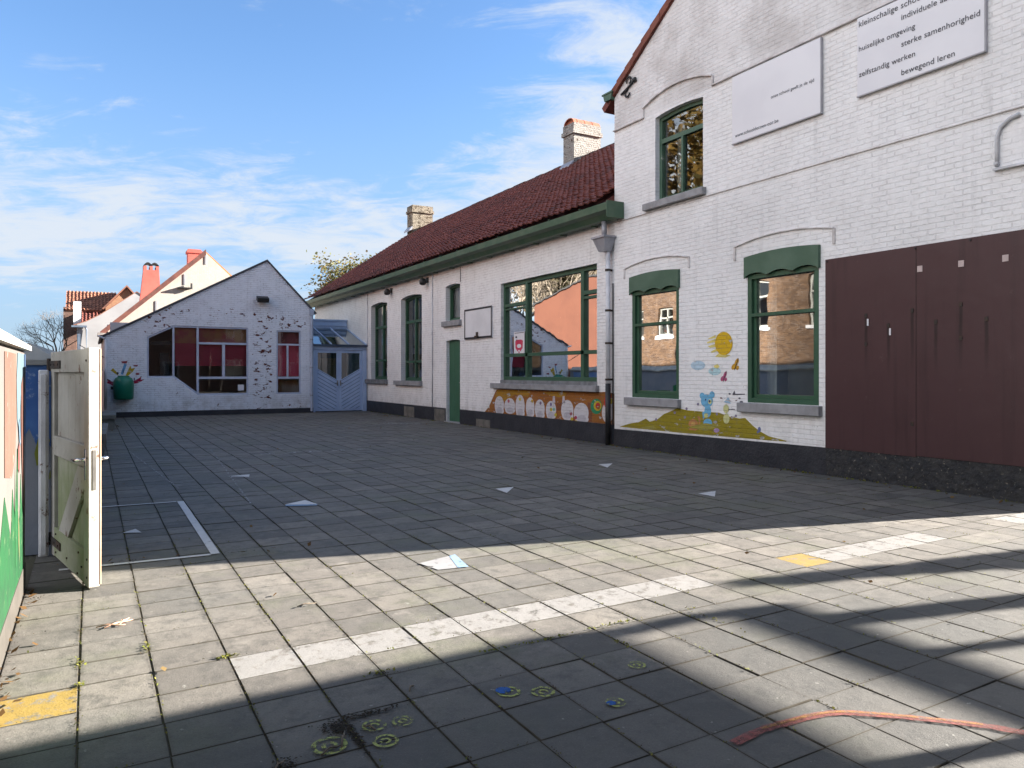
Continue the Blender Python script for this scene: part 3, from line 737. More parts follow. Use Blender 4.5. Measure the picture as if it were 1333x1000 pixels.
for (ua, ub, zf, zt, rise) in ((11.48,9.69,3.25,3.43,0.10),(8.64,6.81,3.23,3.44,0.10)):
    mould([(ua-(ua-ub)*i/8, zt+rise*(1-((i-4)/4)**2)) for i in range(9)], 0.022, 0.03)
    mould([(ua, zf),(ua, zt+0.01)], 0.02, 0.03); mould([(ub, zf),(ub, zt+0.01)], 0.02, 0.03)
# windows
w = window(gh, PG, UPW, 0.07, 0.10, 0.17, [(9.43,10.51,5.62,5.70),(9.95,10.0,4.63,5.62)], GREEN_F, GLASS, (9.28,10.84,4.43,4.555,0.10), STONE, sash=0.035)
curtain(w, PG, 9.45, 9.62, 4.65, 6.0, 0.45); curtain(w, PG, 10.30, 10.48, 4.65, 6.0, 0.45)
for (L, u0, u1) in ((W1,9.95,11.25),(W2,7.06,8.38)):
    w = window(gh, PG, L, 0.075, 0.006, 0.15, [(u0+0.07,u1-0.07,2.31,2.36),(u0+0.02,u1-0.02,2.90,2.97)], GREEN, GLASS, (u0-0.06,u1+0.15,0.82,0.965,0.09), STONE, sash=0.055)
    curtain(w, PG, u1-0.34, u1-0.16, 1.05, 2.9, 0.26)
    m = MB(); n = 28; loop = []                     # scalloped pelmet board in the head of the opening
    for i in range(n+1):
        f = i/n; u = u0-0.03+(u1-u0+0.06)*f
        s = 0.07*abs(math.sin(f*math.pi*3.0))**0.6; loop.append((u, 2.915+s))
    loop = loop+[(u1+0.03-(u1-u0+0.06)*i/8, 3.245+0.045*(1-((i-4)/4)**2)) for i in range(9)]
    holed(m, PG, loop, [], -0.055, -0.030)
    m.add([PG(u,z,-0.055) for u,z in loop[n+1:]]+[PG(u,z+0.012,0.03) for u,z in loop[n+1:]], [(i,i+1,9+i+1,9+i) for i in range(8)])
    pbox(m, PG, u0-0.03, u0, 2.93, 3.25, -0.03, 0.004); pbox(m, PG, u1, u1+0.03, 2.93, 3.25, -0.03, 0.004)
    m.build('pelmet', GREEN_F, w)
    m = MB(); pbox(m, PG, u0+0.12, u1-0.36, 1.04, 1.55, 0.5, 0.52); m.build('board', ROOM, w)
# gutter end at the eaves corner
m = MB(); m.prism([(8.90,11.80,6.82),(8.90,12.0,6.82),(8.90,12.05,6.96),(8.90,11.76,6.96)], (11.2,0,0)); m.box(8.885,8.91,11.74,12.07,6.945,6.975); m.build('gutter', GREEN_F, gh)

# painted mural on the house: flat paint 3 mm proud of the wall
PAINTS = {}
def wpaint(col, axis='X', fl=0.605):
    k = (col, axis, fl)
    if k not in PAINTS:
        PAINTS[k] = painted_brick('mural_paint_%d' % len(PAINTS), axis, paint=col, dirt=tuple(x*0.75 for x in col), bare=(0.62,0.61,0.60), relief=0.010, base_flake=fl, joint=0.62, low_dirt=False)
    return PAINTS[k]
def paint_part(name, P, polys, col, parent, d=-0.003, fl=0.605):
    first = None
    groups = [polys] if name in ('bear','snail','figure','rooster','butterfly','comb','goose','sun') else [[q] for q in polys]
    for g in groups:
        m = MB()
        for i, q in enumerate(g): m.poly([P.px(a, b, d-0.0002*i) for a, b in q])
        o = m.build(name, wpaint(col, P.axis, fl), parent, fix=False)
        first = first or o
    return first
def ell(cx, cy, rx, ry, n=20, rot=0.0):
    out = []
    for i in range(n):
        a = 2*math.pi*i/n; x, y = rx*math.cos(a), ry*math.sin(a)
        out.append((cx+x*math.cos(rot)-y*math.sin(rot), cy+x*math.sin(rot)+y*math.cos(rot)))
    return out
Z3 = lambda pts: [(800+x*0.17, 420+y*0.17) for x, y in pts]
hill = Z3([(40,798),(110,775),(190,760),(240,735),(270,760),(330,740),(380,700),(430,680),(480,655),(560,672),(680,682),(800,690),(880,720),(960,735),(1000,730),(1060,790),(1110,830),(1180,870),(1316,905),(1316,912),(1180,902),(520,845)])
m = MB(); holed(m, PG, [PG.uz(a,b) for a,b in hill], [], -0.003, 0.02); mu = m.build('mural', wpaint((0.29,0.235,0.018)), gh); mu['label'] = 'painted green hill with sun, clouds and butterflies'
paint_part('patch', PG, [Z3([(200,800),(300,790),(330,815),(230,815)]), Z3([(560,800),(700,770),(820,790),(700,830)])], (0.34,0.30,0.06), mu, -0.006)
for q in ([(775,95),(722,120),(715,128),(775,118)], [(772,125),(708,150),(712,160),(770,150)], [(770,165),(715,180),(730,192),(772,188)], [(778,200),(735,225),(748,232),(790,218)], [(800,235),(770,262),(850,268),(890,250),(850,246)], [(760,330),(790,318),(806,335),(790,352),(765,345)]):
    paint_part('sun_ray', PG, [Z3(q)], (0.70,0.60,0.20), mu, -0.0045, 0.60)
paint_part('sun', PG, [Z3(ell(838,160,68,90))], (0.66,0.42,0.015), mu, -0.006)
paint_part('cloud', PG, [Z3(ell(640,328,55,36))+[]], (0.48,0.63,0.74), mu)
paint_part('cloud', PG, [Z3(ell(768,374,48,30))], (0.46,0.66,0.70), mu)
def fly(cx, cy, s, col, dark):
    b = paint_part('butterfly', PG, [Z3(ell(cx+8*s,cy-18*s,14*s,32*s,14,0.35)), Z3(ell(cx-14*s,cy+16*s,16*s,26*s,14,0.5)), Z3(ell(cx+14*s,cy+24*s,12*s,18*s,12,0.2))], col, mu)
    paint_part('body', PG, [Z3([(cx+20*s,cy-50*s),(cx+24*s,cy-48*s),(cx-4*s,cy+44*s),(cx-10*s,cy+42*s)])], dark, b, -0.006)
fly(928, 322, 1.0, (0.55,0.30,0.03), (0.05,0.04,0.02)); fly(840, 415, 0.85, (0.42,0.10,0.20), (0.08,0.03,0.05))
# plain blue toy bear, snail and a small figure with a blue hat, in generic form
bb = paint_part('bear', PG, [Z3(ell(708,600,46,52)), Z3(ell(672,560,19,24)), Z3(ell(748,552,20,26)), Z3(ell(715,680,26,46)), Z3(ell(715,770,34,34)), Z3([(672,690),(700,670),(705,720),(680,735)])], (0.17,0.44,0.66), mu, -0.0045)
paint_part('face', PG, [Z3(ell(732,606,13,18)), Z3(ell(703,712,16,18))], (0.62,0.60,0.22), bb, -0.006)
paint_part('eye', PG, [Z3(ell(730,604,7,10,10)), Z3(ell(700,590,5,8,10))], (0.04,0.05,0.16), bb, -0.0075)
sn = paint_part('snail', PG, [Z3(ell(604,775,36,36)), Z3([(570,822),(575,808),(640,800),(648,760),(636,720),(650,715),(662,745),(648,815),(620,828)])], (0.48,0.22,0.08), mu, -0.0045)
paint_part('shell_ring', PG, [Z3(ell(604,778,18,18,12))], (0.55,0.33,0.10), sn, -0.006)
fg = paint_part('figure', PG, [Z3(ell(855,660,22,34)), Z3(ell(858,735,24,40))], (0.58,0.58,0.28), mu, -0.0045)
paint_part('hat', PG, [Z3([(838,610),(890,622),(884,590),(872,572)])], (0.36,0.56,0.72), fg, -0.006)
paint_part('flower', PG, [Z3(ell(782,826,22,17,12))], (0.45,0.30,0.50), mu, -0.0045)
paint_part('flower', PG, [Z3(ell(1110,820,12,22,10)), Z3(ell(1098,838,8,10,8))], (0.14,0.17,0.34), mu, -0.0045)
for q in [(553,660),(462,690),(320,742),(785,700),(930,715),(640,625),(540,725)]:
    paint_part('flower', PG, [Z3(ell(q[0],q[1],9,11,8))], (0.25,0.22,0.32), mu, -0.0045)
paint_part('inscription', PG, [Z3([(905,545),(920,520),(926,545),(1000,545),(1000,552),(905,556)]), Z3(ell(882,546,9,7,8)), Z3(ell(958,580,9,7,8)), Z3(ell(972,608,14,8,8)), Z3([(870,660),(925,662),(925,668),(870,667)])], (0.10,0.10,0.12), mu, -0.0045)

# things fixed to the house
bd = thing('wall_board', 'large dark brown sheet board covering the wall at the right edge', 'board', (X0-0.03, 5.5, 1.7))
m = MB(); m.box(X0-0.032, X0-0.008, 5.607, 6.93, 0.385, 3.02); m.box(X0-0.033, X0-0.008, 4.12, 5.605, 0.40, 3.02); m.build('sheet', PANEL, bd)
TAGM = simple('pale_tag', (0.52,0.42,0.40), (0.42,0.34,0.32), 9.0, 0.7, 0.0)
for y in (5.56, 5.055, 4.565):
    m = MB(); m.box(X0-0.038, X0-0.033, y-0.033, y+0.033, 2.69, 2.765); m.build('tag', TAGM, bd)
for i, (y, z) in enumerate([(6.30,2.20),(5.98,2.05),(5.66,2.22),(5.36,2.06),(5.06,2.25),(4.77,2.06),(5.06,1.85),(5.66,0.8),(6.3,1.82)]):
    m = MB(); m.box(X0-0.040, X0-0.033, y-0.018, y+0.018, z-0.028, z+0.022); m.build('bracket', IRON, bd)
for i, (y, z) in enumerate([(6.27,2.11),(5.955,1.97)]):
    m = MB(); m.box(X0-0.040, X0-0.036, y-0.012, y+0.012, z-0.05, z+0.04); m.build('scrape', SIGN, bd)
def fixing_screws(o, pts):
    for y, z in pts:
        m = MB(); m.tube([(X0-0.045,y,z),(X0-0.03,y,z)], 0.012, 8); m.build('screw', BLACK, o)
fixing_screws(bd, [(6.9,2.99),(5.62,2.99),(4.95,2.99)])

def lettering(text, y, z, width, parent, mat=INK, thin=-0.012, shear=0.0, size=1.0, X=X0-0.055):
    cu = bpy.data.curves.new('lettering', 'FONT'); cu.body = text; cu.size = 0.1*size; cu.offset = thin*0.1*size; cu.resolution_u = 3; cu.space_character = 1.02
    ob = bpy.data.objects.new('tmp', cu); COL.objects.link(ob)
    dg = bpy.context.evaluated_depsgraph_get(); dg.update()
    me = bpy.data.meshes.new_from_object(ob.evaluated_get(dg))
    bpy.data.objects.remove(ob); bpy.data.curves.remove(cu)
    x0 = min(v.co.x for v in me.vertices); x1 = max(v.co.x for v in me.vertices); s = width/(x1-x0)
    for v in me.vertices: v.co = Vector((X, y-(v.co.x-x0)*s, z+v.co.y*s))
    me.materials.clear(); me.materials.append(mat)
    o = bpy.data.objects.new('lettering', me); COL.objects.link(o); o.parent = parent; o.location = -parent.location
    return o
s1 = thing('sign_board', 'nearly blank white sign board with a web address at its foot', 'sign', (X0-0.03, 7.83, 5.1))
m = MB(); m.cbox(X0-0.05, X0-0.012, 7.0, 8.66, 5.10, 6.165, 0.004); m.build('board', SIGN, s1)
m = MB(); m.box(X0-0.0535, X0-0.011, 6.993, 8.667, 5.088, 5.102); m.box(X0-0.0535, X0-0.011, 6.985, 6.998, 5.088, 6.165); m.build('edging', SIGN_E, s1)
lettering('onze school geeft je de tijd', 7.87, 5.575, 0.77, s1, thin=0.001); lettering('www.schooldecoen-oor.be', 8.59, 5.185, 0.86, s1, thin=0.001)
s2 = thing('sign_board', 'white slogan board with six lines of lettering high on the right', 'sign', (X0-0.03, 5.6, 5.13))
m = MB(); m.cbox(X0-0.05, X0-0.012, 4.785, 6.42, 5.14, 6.185, 0.004); m.build('board', SIGN, s2)
m = MB(); m.box(X0-0.0535, X0-0.011, 4.778, 6.427, 5.128, 5.142); m.box(X0-0.0535, X0-0.011, 4.77, 4.783, 5.128, 6.185); m.build('edging', SIGN_E, s2)
for (tx, y, z, wd) in (('kleinschalige school',6.39,6.055,0.88),('individuele aanpak',5.79,5.905,0.79),('huiselijke omgeving',6.39,5.73,0.78),('sterke samenhorigheid',5.79,5.565,0.96),('zelfstandig werken',6.39,5.385,0.78),('bewegend leren',5.79,5.205,0.67)):
    lettering(tx, y, z, wd, s2, thin=0.0025)
# conduit hoop at the right edge
m = MB(); m.tube([(X0-0.03,4.66,3.78),(X0-0.03,4.66,4.12),(X0-0.03,4.62,4.22),(X0-0.03,4.52,4.29),(X0-0.03,4.42,4.31)], 0.022, 8)
cd = m.build('conduit', PIPE_W, smooth=True); tag(cd, 'grey bent conduit pipe on the wall at the right edge', 'pipe')
m = MB(); m.box(X0-0.06,X0-0.002,4.3,4.69,3.735,3.76); m.box(X0-0.06,X0-0.002,4.64,4.68,3.80,3.83); m.build('ledge', PIPE_W, cd)
# forged wall anchor
m = MB()
def curl(c, r, a0, a1, n=10): return [(X0-0.03, c[0]-r*math.cos(a0+(a1-a0)*i/n), c[1]+r*math.sin(a0+(a1-a0)*i/n)) for i in range(n+1)]
m.tube([(X0-0.03,11.55,6.83),(X0-0.03,11.40,6.88),(X0-0.03,11.16,6.98)], 0.022, 6); m.tube(curl((11.32,7.03),0.07,-1.2,3.6), 0.018, 6); m.tube(curl((11.36,6.80),0.07,1.6,6.2), 0.018, 6); m.tube([(X0-0.03,11.16,6.98),(X0-0.03,11.11,6.99)], 0.045, 8)
tag(m.build('wall_anchor', BLACK, smooth=True), 'black wrought iron wall anchor near the eaves of the tall house', 'wall anchor')

# ================================================================== the long low classroom block
XL = 9.04; PL = PX(XL)
lb = thing('classroom_block', 'long low white brick building with dark red tiled roof and green gutter', 'building', (XL, 23, 0))
WA = arch(24.85,26.57,1.19,3.95,0.07); WB = arch(21.72,23.52,1.17,3.95,0.07); WC = arch(18.94,19.92,2.93,3.98,0.05); DO = arch(18.94,19.87,0.02,2.38,0.03); BW = arch(12.44,16.55,1.25,3.68)
m = MB(); holed(m, PL, [(11.8,0),(34.5,0),(34.5,4.75),(11.8,4.75)], [WA,WB,WC,DO,BW], 0, 0.33); m.build('wall', WHITE_L, lb)
m = MB(); m.box(9.37,18.6,34.15,34.5,0,4.75); m.prism([(9.04,34.15,4.75),(19.1,34.15,4.75),(14.1,34.15,8.3)], (0,0.35,0)); m.box(18.6,18.95,11.8,34.5,0,4.75); m.box(9.37,18.6,11.81,12.0,0,4.75); m.prism([(9.04,11.81,4.75),(19.1,11.81,4.75),(14.1,11.81,8.3)], (0,0.12,0)); m.box(9.37,18.6,18.0,18.1,0,4.6); m.box(9.37,18.6,12.0,34.15,4.62,4.72); m.build('wall', WHITE_C, lb)
m = MB(); m.box(XL-0.018, XL+0.03, 19.9, 27.1, 0, 0.395); m.box(XL-0.018, XL+0.03, 11.8, 18.93, 0, 0.405); m.build('plinth', PLINTH, lb)
CEM = simple('cement_patch', (0.16,0.15,0.13), (0.10,0.095,0.085), 4.0, 0.9, 0.01, 20.0)
for (a, b, h) in ((22.3,23.2,0.33),(19.95,20.7,0.35),(17.1,17.9,0.2)):
    m = MB(); m.box(XL-0.022, XL+0.02, a, b, 0, h); m.build('cement_patch', CEM, lb)
# roof
A = Vector((8.62,11.82,4.74)); R = Vector((14.1,11.82,8.44)); V = (R-A).normalized(); N = Vector((-V.z,0,V.x)); Ls = (R-A).length
m = MB(); tiled_slope(m, A+N*0.03, (0,1,0), V, N, 103, 35, 0.2205, Ls/35, 11, 0.055, 0.036)
rf = m.build('roof', ROOF, lb, rnd=True, fix=False)
m = MB(); m.prism([A-N*0.05, R-N*0.05, R+Vector((0,0,-0.2)), A-N*0.16], (0,22.72,0)); m.prism([(14.1,11.82,8.40),(19.3,11.82,4.7),(19.3,11.82,4.55),(14.1,11.82,8.2)], (0,22.72,0)); m.build('roof_slope', ROOF, rf, rnd=True)
m = MB(); rnd = random.Random(5)
for k in range(57):
    y = 11.82+k*0.4; o = rnd.uniform(-0.012,0.012)
    m.prism([(14.1+0.15*math.cos(a), y, 8.43+o+0.11*math.sin(a)) for a in [math.pi*i/6 for i in range(7)]], (0,0.405,0)); m.r = 0.3
m.build('ridge_tiles', simple('dark_ridge', (0.07,0.045,0.04), (0.045,0.03,0.028), 5.0, 0.85, 0.005), rf)
def chimney(parent, x0, x1, y0, y1, z0, z1, mat, caps=True, cov=True):
    m = MB(); m.box(x0,x1,y0,y1,z0,z1-0.35); m.box(x0-0.05,x1+0.05,y0-0.05,y1+0.05,z1-0.35,z1-0.22); m.box(x0-0.01,x1+0.01,y0-0.01,y1+0.01,z1-0.22,z1)
    c = m.build('chimney', mat, parent)
    m = MB(); m.box(x0-0.04,x1+0.04,y0-0.03,y1+0.03,z0+0.62,z0+0.75) if cov is None else m.prism([(x0-0.16,y0-0.02,z0+0.36),(x0-0.015,y0-0.02,z0+0.46),(x0-0.015,y0-0.02,z0+0.62),(x0-0.16,y0-0.02,z0+0.44)], (0,y1-y0+0.04,0))
    m.build('flashing', ZINC, c)
    return c
c1 = chimney(rf, 13.62, 14.68, 20.0, 20.62, 7.7, 9.55, CHIM_W)
m = MB(); 
for k in range(7):                                # half-round terracotta cover tiles along the top
    x = 13.62+k*0.152; o = 0.008*(k % 2)
    for i in range(8):
        a0, a1 = math.pi*i/8, math.pi*(i+1)/8
        def q(a, r, xx): return (xx, 20.31+r*math.cos(a)*0.98, 9.55+r*math.sin(a)*0.68)
        m.add([q(a0,0.30+o,x),q(a1,0.30+o,x),q(a1,0.30+o,x+0.148),q(a0,0.30+o,x+0.148),q(a0,0.26,x),q(a1,0.26,x),q(a1,0.26,x+0.148),q(a0,0.26,x+0.148)], [(0,1,2,3),(7,6,5,4),(0,4,5,1),(3,2,6,7)])
m.add([(13.70,20.31+0.27*math.cos(math.pi*i/8),9.55+0.17*math.sin(math.pi*i/8)) for i in range(9)], [tuple(range(9))])
m.build('cover_tiles', TERRA, c1)
c2 = chimney(rf, 13.55, 14.6, 33.7, 34.4, 7.9, 9.55, CHIM_O)
# box gutter with moulded profile
prof = [(9.05,4.47),(8.90,4.42),(8.80,4.44),(8.72,4.53),(8.60,4.57),(8.58,4.70),(8.62,4.72),(8.64,4.66),(9.05,4.66)]
m = MB(); m.prism([(x,11.20,z) for x,z in prof] if False else [(x,11.82,z) for x,z in prof], (0,22.85,0)); m.prism([(x,11.50,z) for x,z in [(8.98,4.47),(8.90,4.42),(8.80,4.44),(8.72,4.53),(8.60,4.57),(8.58,4.70),(8.62,4.72),(8.64,4.66),(8.98,4.66)]], (0,0.32,0))
m.box(8.575,8.985,11.485,11.50,4.42,4.735)
gt = m.build('gutter', GUTTER, lb)
m = MB(); 
for y in [12.4+1.15*k for k in range(19)]: m.box(8.572,8.63,y,y+0.03,4.715,4.73); m.box(8.88,9.04,y,y+0.03,4.405,4.425)
m.build('gutter_bracket', GUTTER, gt)
m = MB(); m.tube([(8.86,11.95,4.43),(8.86,11.95,4.08)], 0.055, 10); dp = m.build('downpipe', ZINC, lb, smooth=True)
m = MB(); m.add([(8.72,11.76,4.10),(9.0,11.76,4.10),(9.0,12.16,4.10),(8.72,12.16,4.10),(8.80,11.86,3.84),(8.98,11.86,3.84),(8.98,12.06,3.84),(8.80,12.06,3.84)], [(0,1,2,3),(7,6,5,4),(0,4,5,1),(1,5,6,2),(2,6,7,3),(3,7,4,0)]); m.box(8.70,9.01,11.74,12.18,4.09,4.13); m.build('hopper', ZINC, dp)
m = MB(); m.tube([(8.93,11.92,3.86),(8.93,11.92,1.22)], 0.047, 10); m.build('pipe', PIPE_W, dp, smooth=True)
m = MB(); m.tube([(8.93,11.92,1.22),(8.93,11.92,0.0)], 0.056, 10); m.build('drain_pipe', BLACK, dp, smooth=True)
for z in (3.45,2.65,2.0,1.28): 
    m = MB(); m.tube([(8.93,11.92,z),(8.93,11.92,z+0.04)], 0.062, 10); m.box(8.93,9.03,11.905,11.935,z,z+0.04); m.build('pipe_bracket', IRON, dp)
m = MB(); m.tube([(8.985,11.83,3.2),(8.985,11.83,0.4)], 0.014, 6); m.build('cable', BLACK, dp)
# windows of the block
w = window(lb, PL, WA, 0.08, 0.16, 0.24, [(24.93,26.49,3.03,3.12),(24.93,26.49,1.84,1.91),(25.67,25.75,1.27,3.87)], GREEN, GLASS, (24.77,27.0,1.04,1.19,0.10), STONE_D, sash=0.03)
curtain(w, PL, 25.85, 26.4, 1.95, 3.85, 0.35); curtain(w, PL, 24.95, 25.25, 3.1, 3.85, 0.35)
w = window(lb, PL, WB, 0.08, 0.16, 0.24, [(21.80,23.44,3.06,3.15),(21.80,23.44,1.76,1.83),(22.58,22.66,1.25,3.87)], GREEN, GLASS, (21.66,24.0,1.02,1.17,0.10), STONE, sash=0.03)
curtain(w, PL, 22.75, 23.2, 1.25, 3.85, 0.36); curtain(w, PL, 21.85, 22.05, 1.25, 3.85, 0.36)
w = window(lb, PL, WC, 0.07, 0.14, 0.22, [], GREEN, GLASS_D, (18.84,20.05,2.77,2.925,0.09), STONE, sash=0.03)
curtain(w, PL, 19.0, 19.85, 3.0, 3.9, 0.30)
w = window(lb, PL, BW, 0.09, 0.08, 0.18, [(12.53,16.46,1.83,1.91),(15.36,15.46,1.34,3.59),(13.02,13.13,1.34,3.59),(12.53,13.02,3.09,3.17),(15.46,16.46,3.08,3.16),(12.53,13.02,3.00,3.05),(15.46,16.46,3.00,3.04)], GREEN, GLASS, (12.36,16.96,1.04,1.17,0.10), STONE)
m = MB(); pbox(m, PL, 12.43, 16.56, 1.172, 1.252, -0.014, 0.2); m.build('sill_step', STONE_D, w)
curtain(w, PL, 16.0, 16.4, 1.3, 3.6, 0.34); curtain(w, PL, 15.55, 15.7, 1.9, 3.1, 0.36)
nt = MB(); q = [PL.uz(661.5,433), PL.uz(675.5,430.5)]; nt.box(XL+0.122, XL+0.126, 15.58, 16.10, 1.90, 2.44); no = nt.build('notice', SIGN, w)
em = MB(); em.poly([PL(15.84+u*0.19, 2.07+z*0.16, 0.1205) for u, z in [(-1,0.9),(-0.5,1.1),(0.5,1.1),(1,0.9),(0.9,-0.2),(0,-1.0),(-0.9,-0.2)]]); eo = em.build('emblem', simple('emblem_red', (0.50,0.03,0.08), (0.55,0.05,0.10), 5, 0.6, 0), no, fix=False)
em = MB(); em.poly([PL(15.84+u*0.11, 2.09+z*0.05, 0.119) for u, z in ell(0,0,1,1,12)]); em.poly([PL(15.84+u*0.05, 1.97+z*0.025, 0.119) for u, z in ell(0,0,1,1,8)]); em.build('emblem_light', SIGN, no, fix=False)
em = MB(); em.box(XL+0.1195,XL+0.121,15.94,16.02,2.29,2.335); em.box(XL+0.1195,XL+0.121,15.95,15.99,2.22,2.25); em.box(XL+0.1195,XL+0.121,15.62,16.06,2.405,2.42); em.build('emblem_mark', INK, no)
# green plank door
m = MB(); rnd = random.Random(2)
for k in range(8):
    u0 = 18.95+k*0.115; pbox(m, PL, u0+0.002, u0+0.111, 0.03, 2.37, 0.10, 0.14+rnd.uniform(0,0.003))
pbox(m, PL, 18.94, 19.87, 0.03, 2.36, 0.115, 0.16)
dr = m.build('door', GREEN_D, lb)
m = MB(); m.tube([PL(19.03,1.15,0.10),PL(19.03,1.15,0.05),PL(19.12,1.15,0.05)], 0.01, 6); m.build('handle', STEEL_D, dr)
m = MB(); pbox(m, PL, 18.90, 19.92, 0.0, 0.03, -0.05, 0.3); m.build('threshold', STONE, lb)
# thin render joints and a wall pipe
for y in (20.85, 26.95): 
    m = MB(); m.tube([PL(y,4.4,-0.02),PL(y,0.4,-0.02)], 0.018, 6); m.build('cable_pipe', PIPE_W, lb, smooth=True)
m = MB(); m.tube([PL(18.9,4.4,-0.012),PL(18.9,3.98,-0.012)], 0.008, 6); m.build('cable', BLACK, lb)
# farm mural under the big window
Z2 = lambda pts: [(630+x*0.135, 490+y*0.135) for x, y in pts]
bgp = Z2([(130,122),(600,135),(1110,152),(1170,150),(1262,165),(1262,478),(1000,452),(500,405),(0,352),(50,290),(75,230),(110,150)])
m = MB(); holed(m, PL, [PL.uz(a,b) for a,b in bgp], [], -0.003, 0.02); mf = m.build('mural', wpaint((0.30,0.115,0.025)), lb); mf['label'] = 'painted ochre farm scene with white geese, chicks and a rooster'
paint_part('ochre_patch', PL, [Z2([(130,128),(450,140),(430,200),(300,175),(200,240),(110,200)]), Z2([(560,150),(800,155),(780,210),(650,190)])], (0.36,0.19,0.02), mf, -0.0045)
paint_part('dark_patch', PL, [Z2([(700,260),(770,250),(760,330),(700,330)]), Z2([(1000,250),(1050,260),(1040,440),(1010,440)])], (0.20,0.07,0.03), mf, -0.0045)
for i, (cx, cy, rx, ry) in enumerate([(150,280,45,90),(250,285,52,75),(350,290,45,112),(447,300,42,97),(540,318,48,96),(648,325,50,88),(805,325,60,98),(940,355,72,100)]):
    gg = paint_part('goose', PL, [Z2(ell(cx,cy,rx,ry)), Z2(ell(cx+rx*0.1,cy+ry*0.6,rx*0.9,ry*0.42))], (0.62,0.60,0.62), mf, -0.006)
    paint_part('wing', PL, [Z2(ell(cx+rx*0.05,cy+ry*0.52,rx*0.62,ry*0.34))], (0.48,0.46,0.50), gg, -0.0075)
    if i in (1,2,3,4,5): paint_part('beak', PL, [Z2(ell(cx+[0,-10,0,20,8,0][i]*1.0,cy-ry*0.62,11,17,8))], [(0,0,0),(0.42,0.10,0.14),(0.5,0.42,0.05),(0.55,0.35,0.03),(0.20,0.14,0.22),(0.16,0.13,0.26)][i], gg, -0.0075)
for (cx, cy) in [(676,215),(770,215)]: paint_part('neck', PL, [Z2([(cx-9,cy-25),(cx+9,cy-25),(cx+14,cy+40),(cx-14,cy+40)])], (0.52,0.48,0.54), mf, -0.006)
for (cx, cy, c) in [(650,320,(0.50,0.42,0.04)),(693,372,(0.55,0.45,0.05)),(850,412,(0.55,0.42,0.05)),(893,440,(0.60,0.48,0.04)),(888,398,(0.40,0.04,0.10)),(842,360,(0.35,0.10,0.12)),(678,318,(0.2,0.45,0.4))]:
    paint_part('chick', PL, [Z2(ell(cx,cy,13,18,10))], c, mf, -0.009)
t3 = paint_part('tail', PL, [Z2(ell(1085,290,55,75))], (0.03,0.24,0.11), mf, -0.006)
paint_part('feather', PL, [Z2(ell(1098,285,38,48,14))], (0.55,0.40,0.03), t3, -0.0075); paint_part('feather', PL, [Z2(ell(1102,285,24,32,12))], (0.48,0.05,0.04), t3, -0.009); paint_part('feather', PL, [Z2(ell(1108,300,14,20,10))], (0.30,0.115,0.025), t3, -0.0105)
ro = paint_part('rooster', PL, [Z2(ell(1195,350,56,100)), Z2(ell(1222,255,30,50))], (0.62,0.58,0.58), mf, -0.006)
paint_part('comb', PL, [Z2(ell(1200,195,32,30,12)), Z2(ell(1178,250,20,50,12))], (0.50,0.06,0.04), ro, -0.0075); paint_part('beak', PL, [Z2(ell(1232,240,12,30,8))], (0.60,0.45,0.04), ro, -0.009)

# backboard frame on the wall
bf = thing('backboard', 'white basketball backboard with thin black border on the wall beside the big window', 'backboard', (XL-0.02, 17.78, 2.35))
m = MB(); m.box(XL-0.035, XL-0.005, 16.97, 18.59, 2.35, 3.17); m.build('board', simple('board_white', (0.70,0.70,0.71), (0.62,0.62,0.63), 2, 0.7, 0.001), bf)
m = MB()
for (a, b, c, d) in ((16.97,18.59,2.35,2.40),(16.97,18.59,3.12,3.17),(16.97,17.02,2.40,3.12),(18.54,18.59,2.40,3.12)): m.box(XL-0.040,XL-0.036,a,b,c,d)
m.build('border', BLACK, bf)
m = MB(); m.box(XL-0.10,XL-0.04,17.72,17.86,2.36,2.42); m.box(XL-0.07,XL-0.04,17.75,17.83,2.42,2.52); m.build('ring_bracket', IRON, bf)
for (y, z, lab) in ((24.39,4.22,'small black wall lamp under the gutter, further from the camera'),(21.24,4.24,'black wall lamp with bracket under the gutter above the narrow door side')):
    t_ = thing('wall_lamp', lab, 'lamp', (XL, y, z), 'wall lamps under the gutter')
    m = MB(); m.box(XL-0.05,XL-0.002,y-0.07,y+0.07,z-0.04,z+0.12); m.build('bracket', BLACK, t_)
    m = MB(); m.lathe((XL-0.17,y,z-0.12), [(0.05,0.0),(0.10,0.03),(0.11,0.12),(0.07,0.20),(0.03,0.22)], 12); m.build('lamp_head', BLACK, t_, smooth=True)

# ================================================================== the low gabled annex at the end of the yard
YA = 26.95; PA = PY(YA)
an = thing('gabled_annex', 'low white brick annex with peeling paint and odd shaped window facing the yard', 'building', (3.7, YA, 0))
AW = [(1.60,1.27),(2.40,1.27),(3.15,0.68),(4.76,0.68),(4.76,2.99),(2.37,2.99),(1.60,2.60)]
AW2 = arch(5.71,6.56,0.68,2.93)
m = MB(); holed(m, PA, [(0.37,0),(7.0,0),(7.0,3.62),(5.39,5.33),(0.37,2.57)], [AW,AW2], 0, 0.32); m.build('wall', WHITE_Y, an)
m = MB(); m.box(0.37,0.67,27.27,33.3,0,2.57); m.box(6.7,7.0,27.27,33.3,0,3.6); m.box(0.67,6.7,33.0,33.3,0,3.4); m.prism([(0.37,33.3,2.57),(7.0,33.3,3.6),(5.39,33.3,5.3)], (0,-0.3,0)); m.build('wall', WHITE_C, an)
m = MB(); m.prism([(0.28,26.9,2.53),(5.39,26.9,5.335),(5.39,26.9,5.40),(0.25,26.9,2.585)], (0,6.5,0)); m.prism([(5.39,26.9,5.335),(7.08,26.9,3.54),(7.12,26.9,3.58),(5.39,26.9,5.40)], (0,6.5,0))
m.build('roof', simple('dark_roof_edge', (0.06,0.065,0.08), (0.045,0.05,0.06), 3, 0.6, 0.002), an)
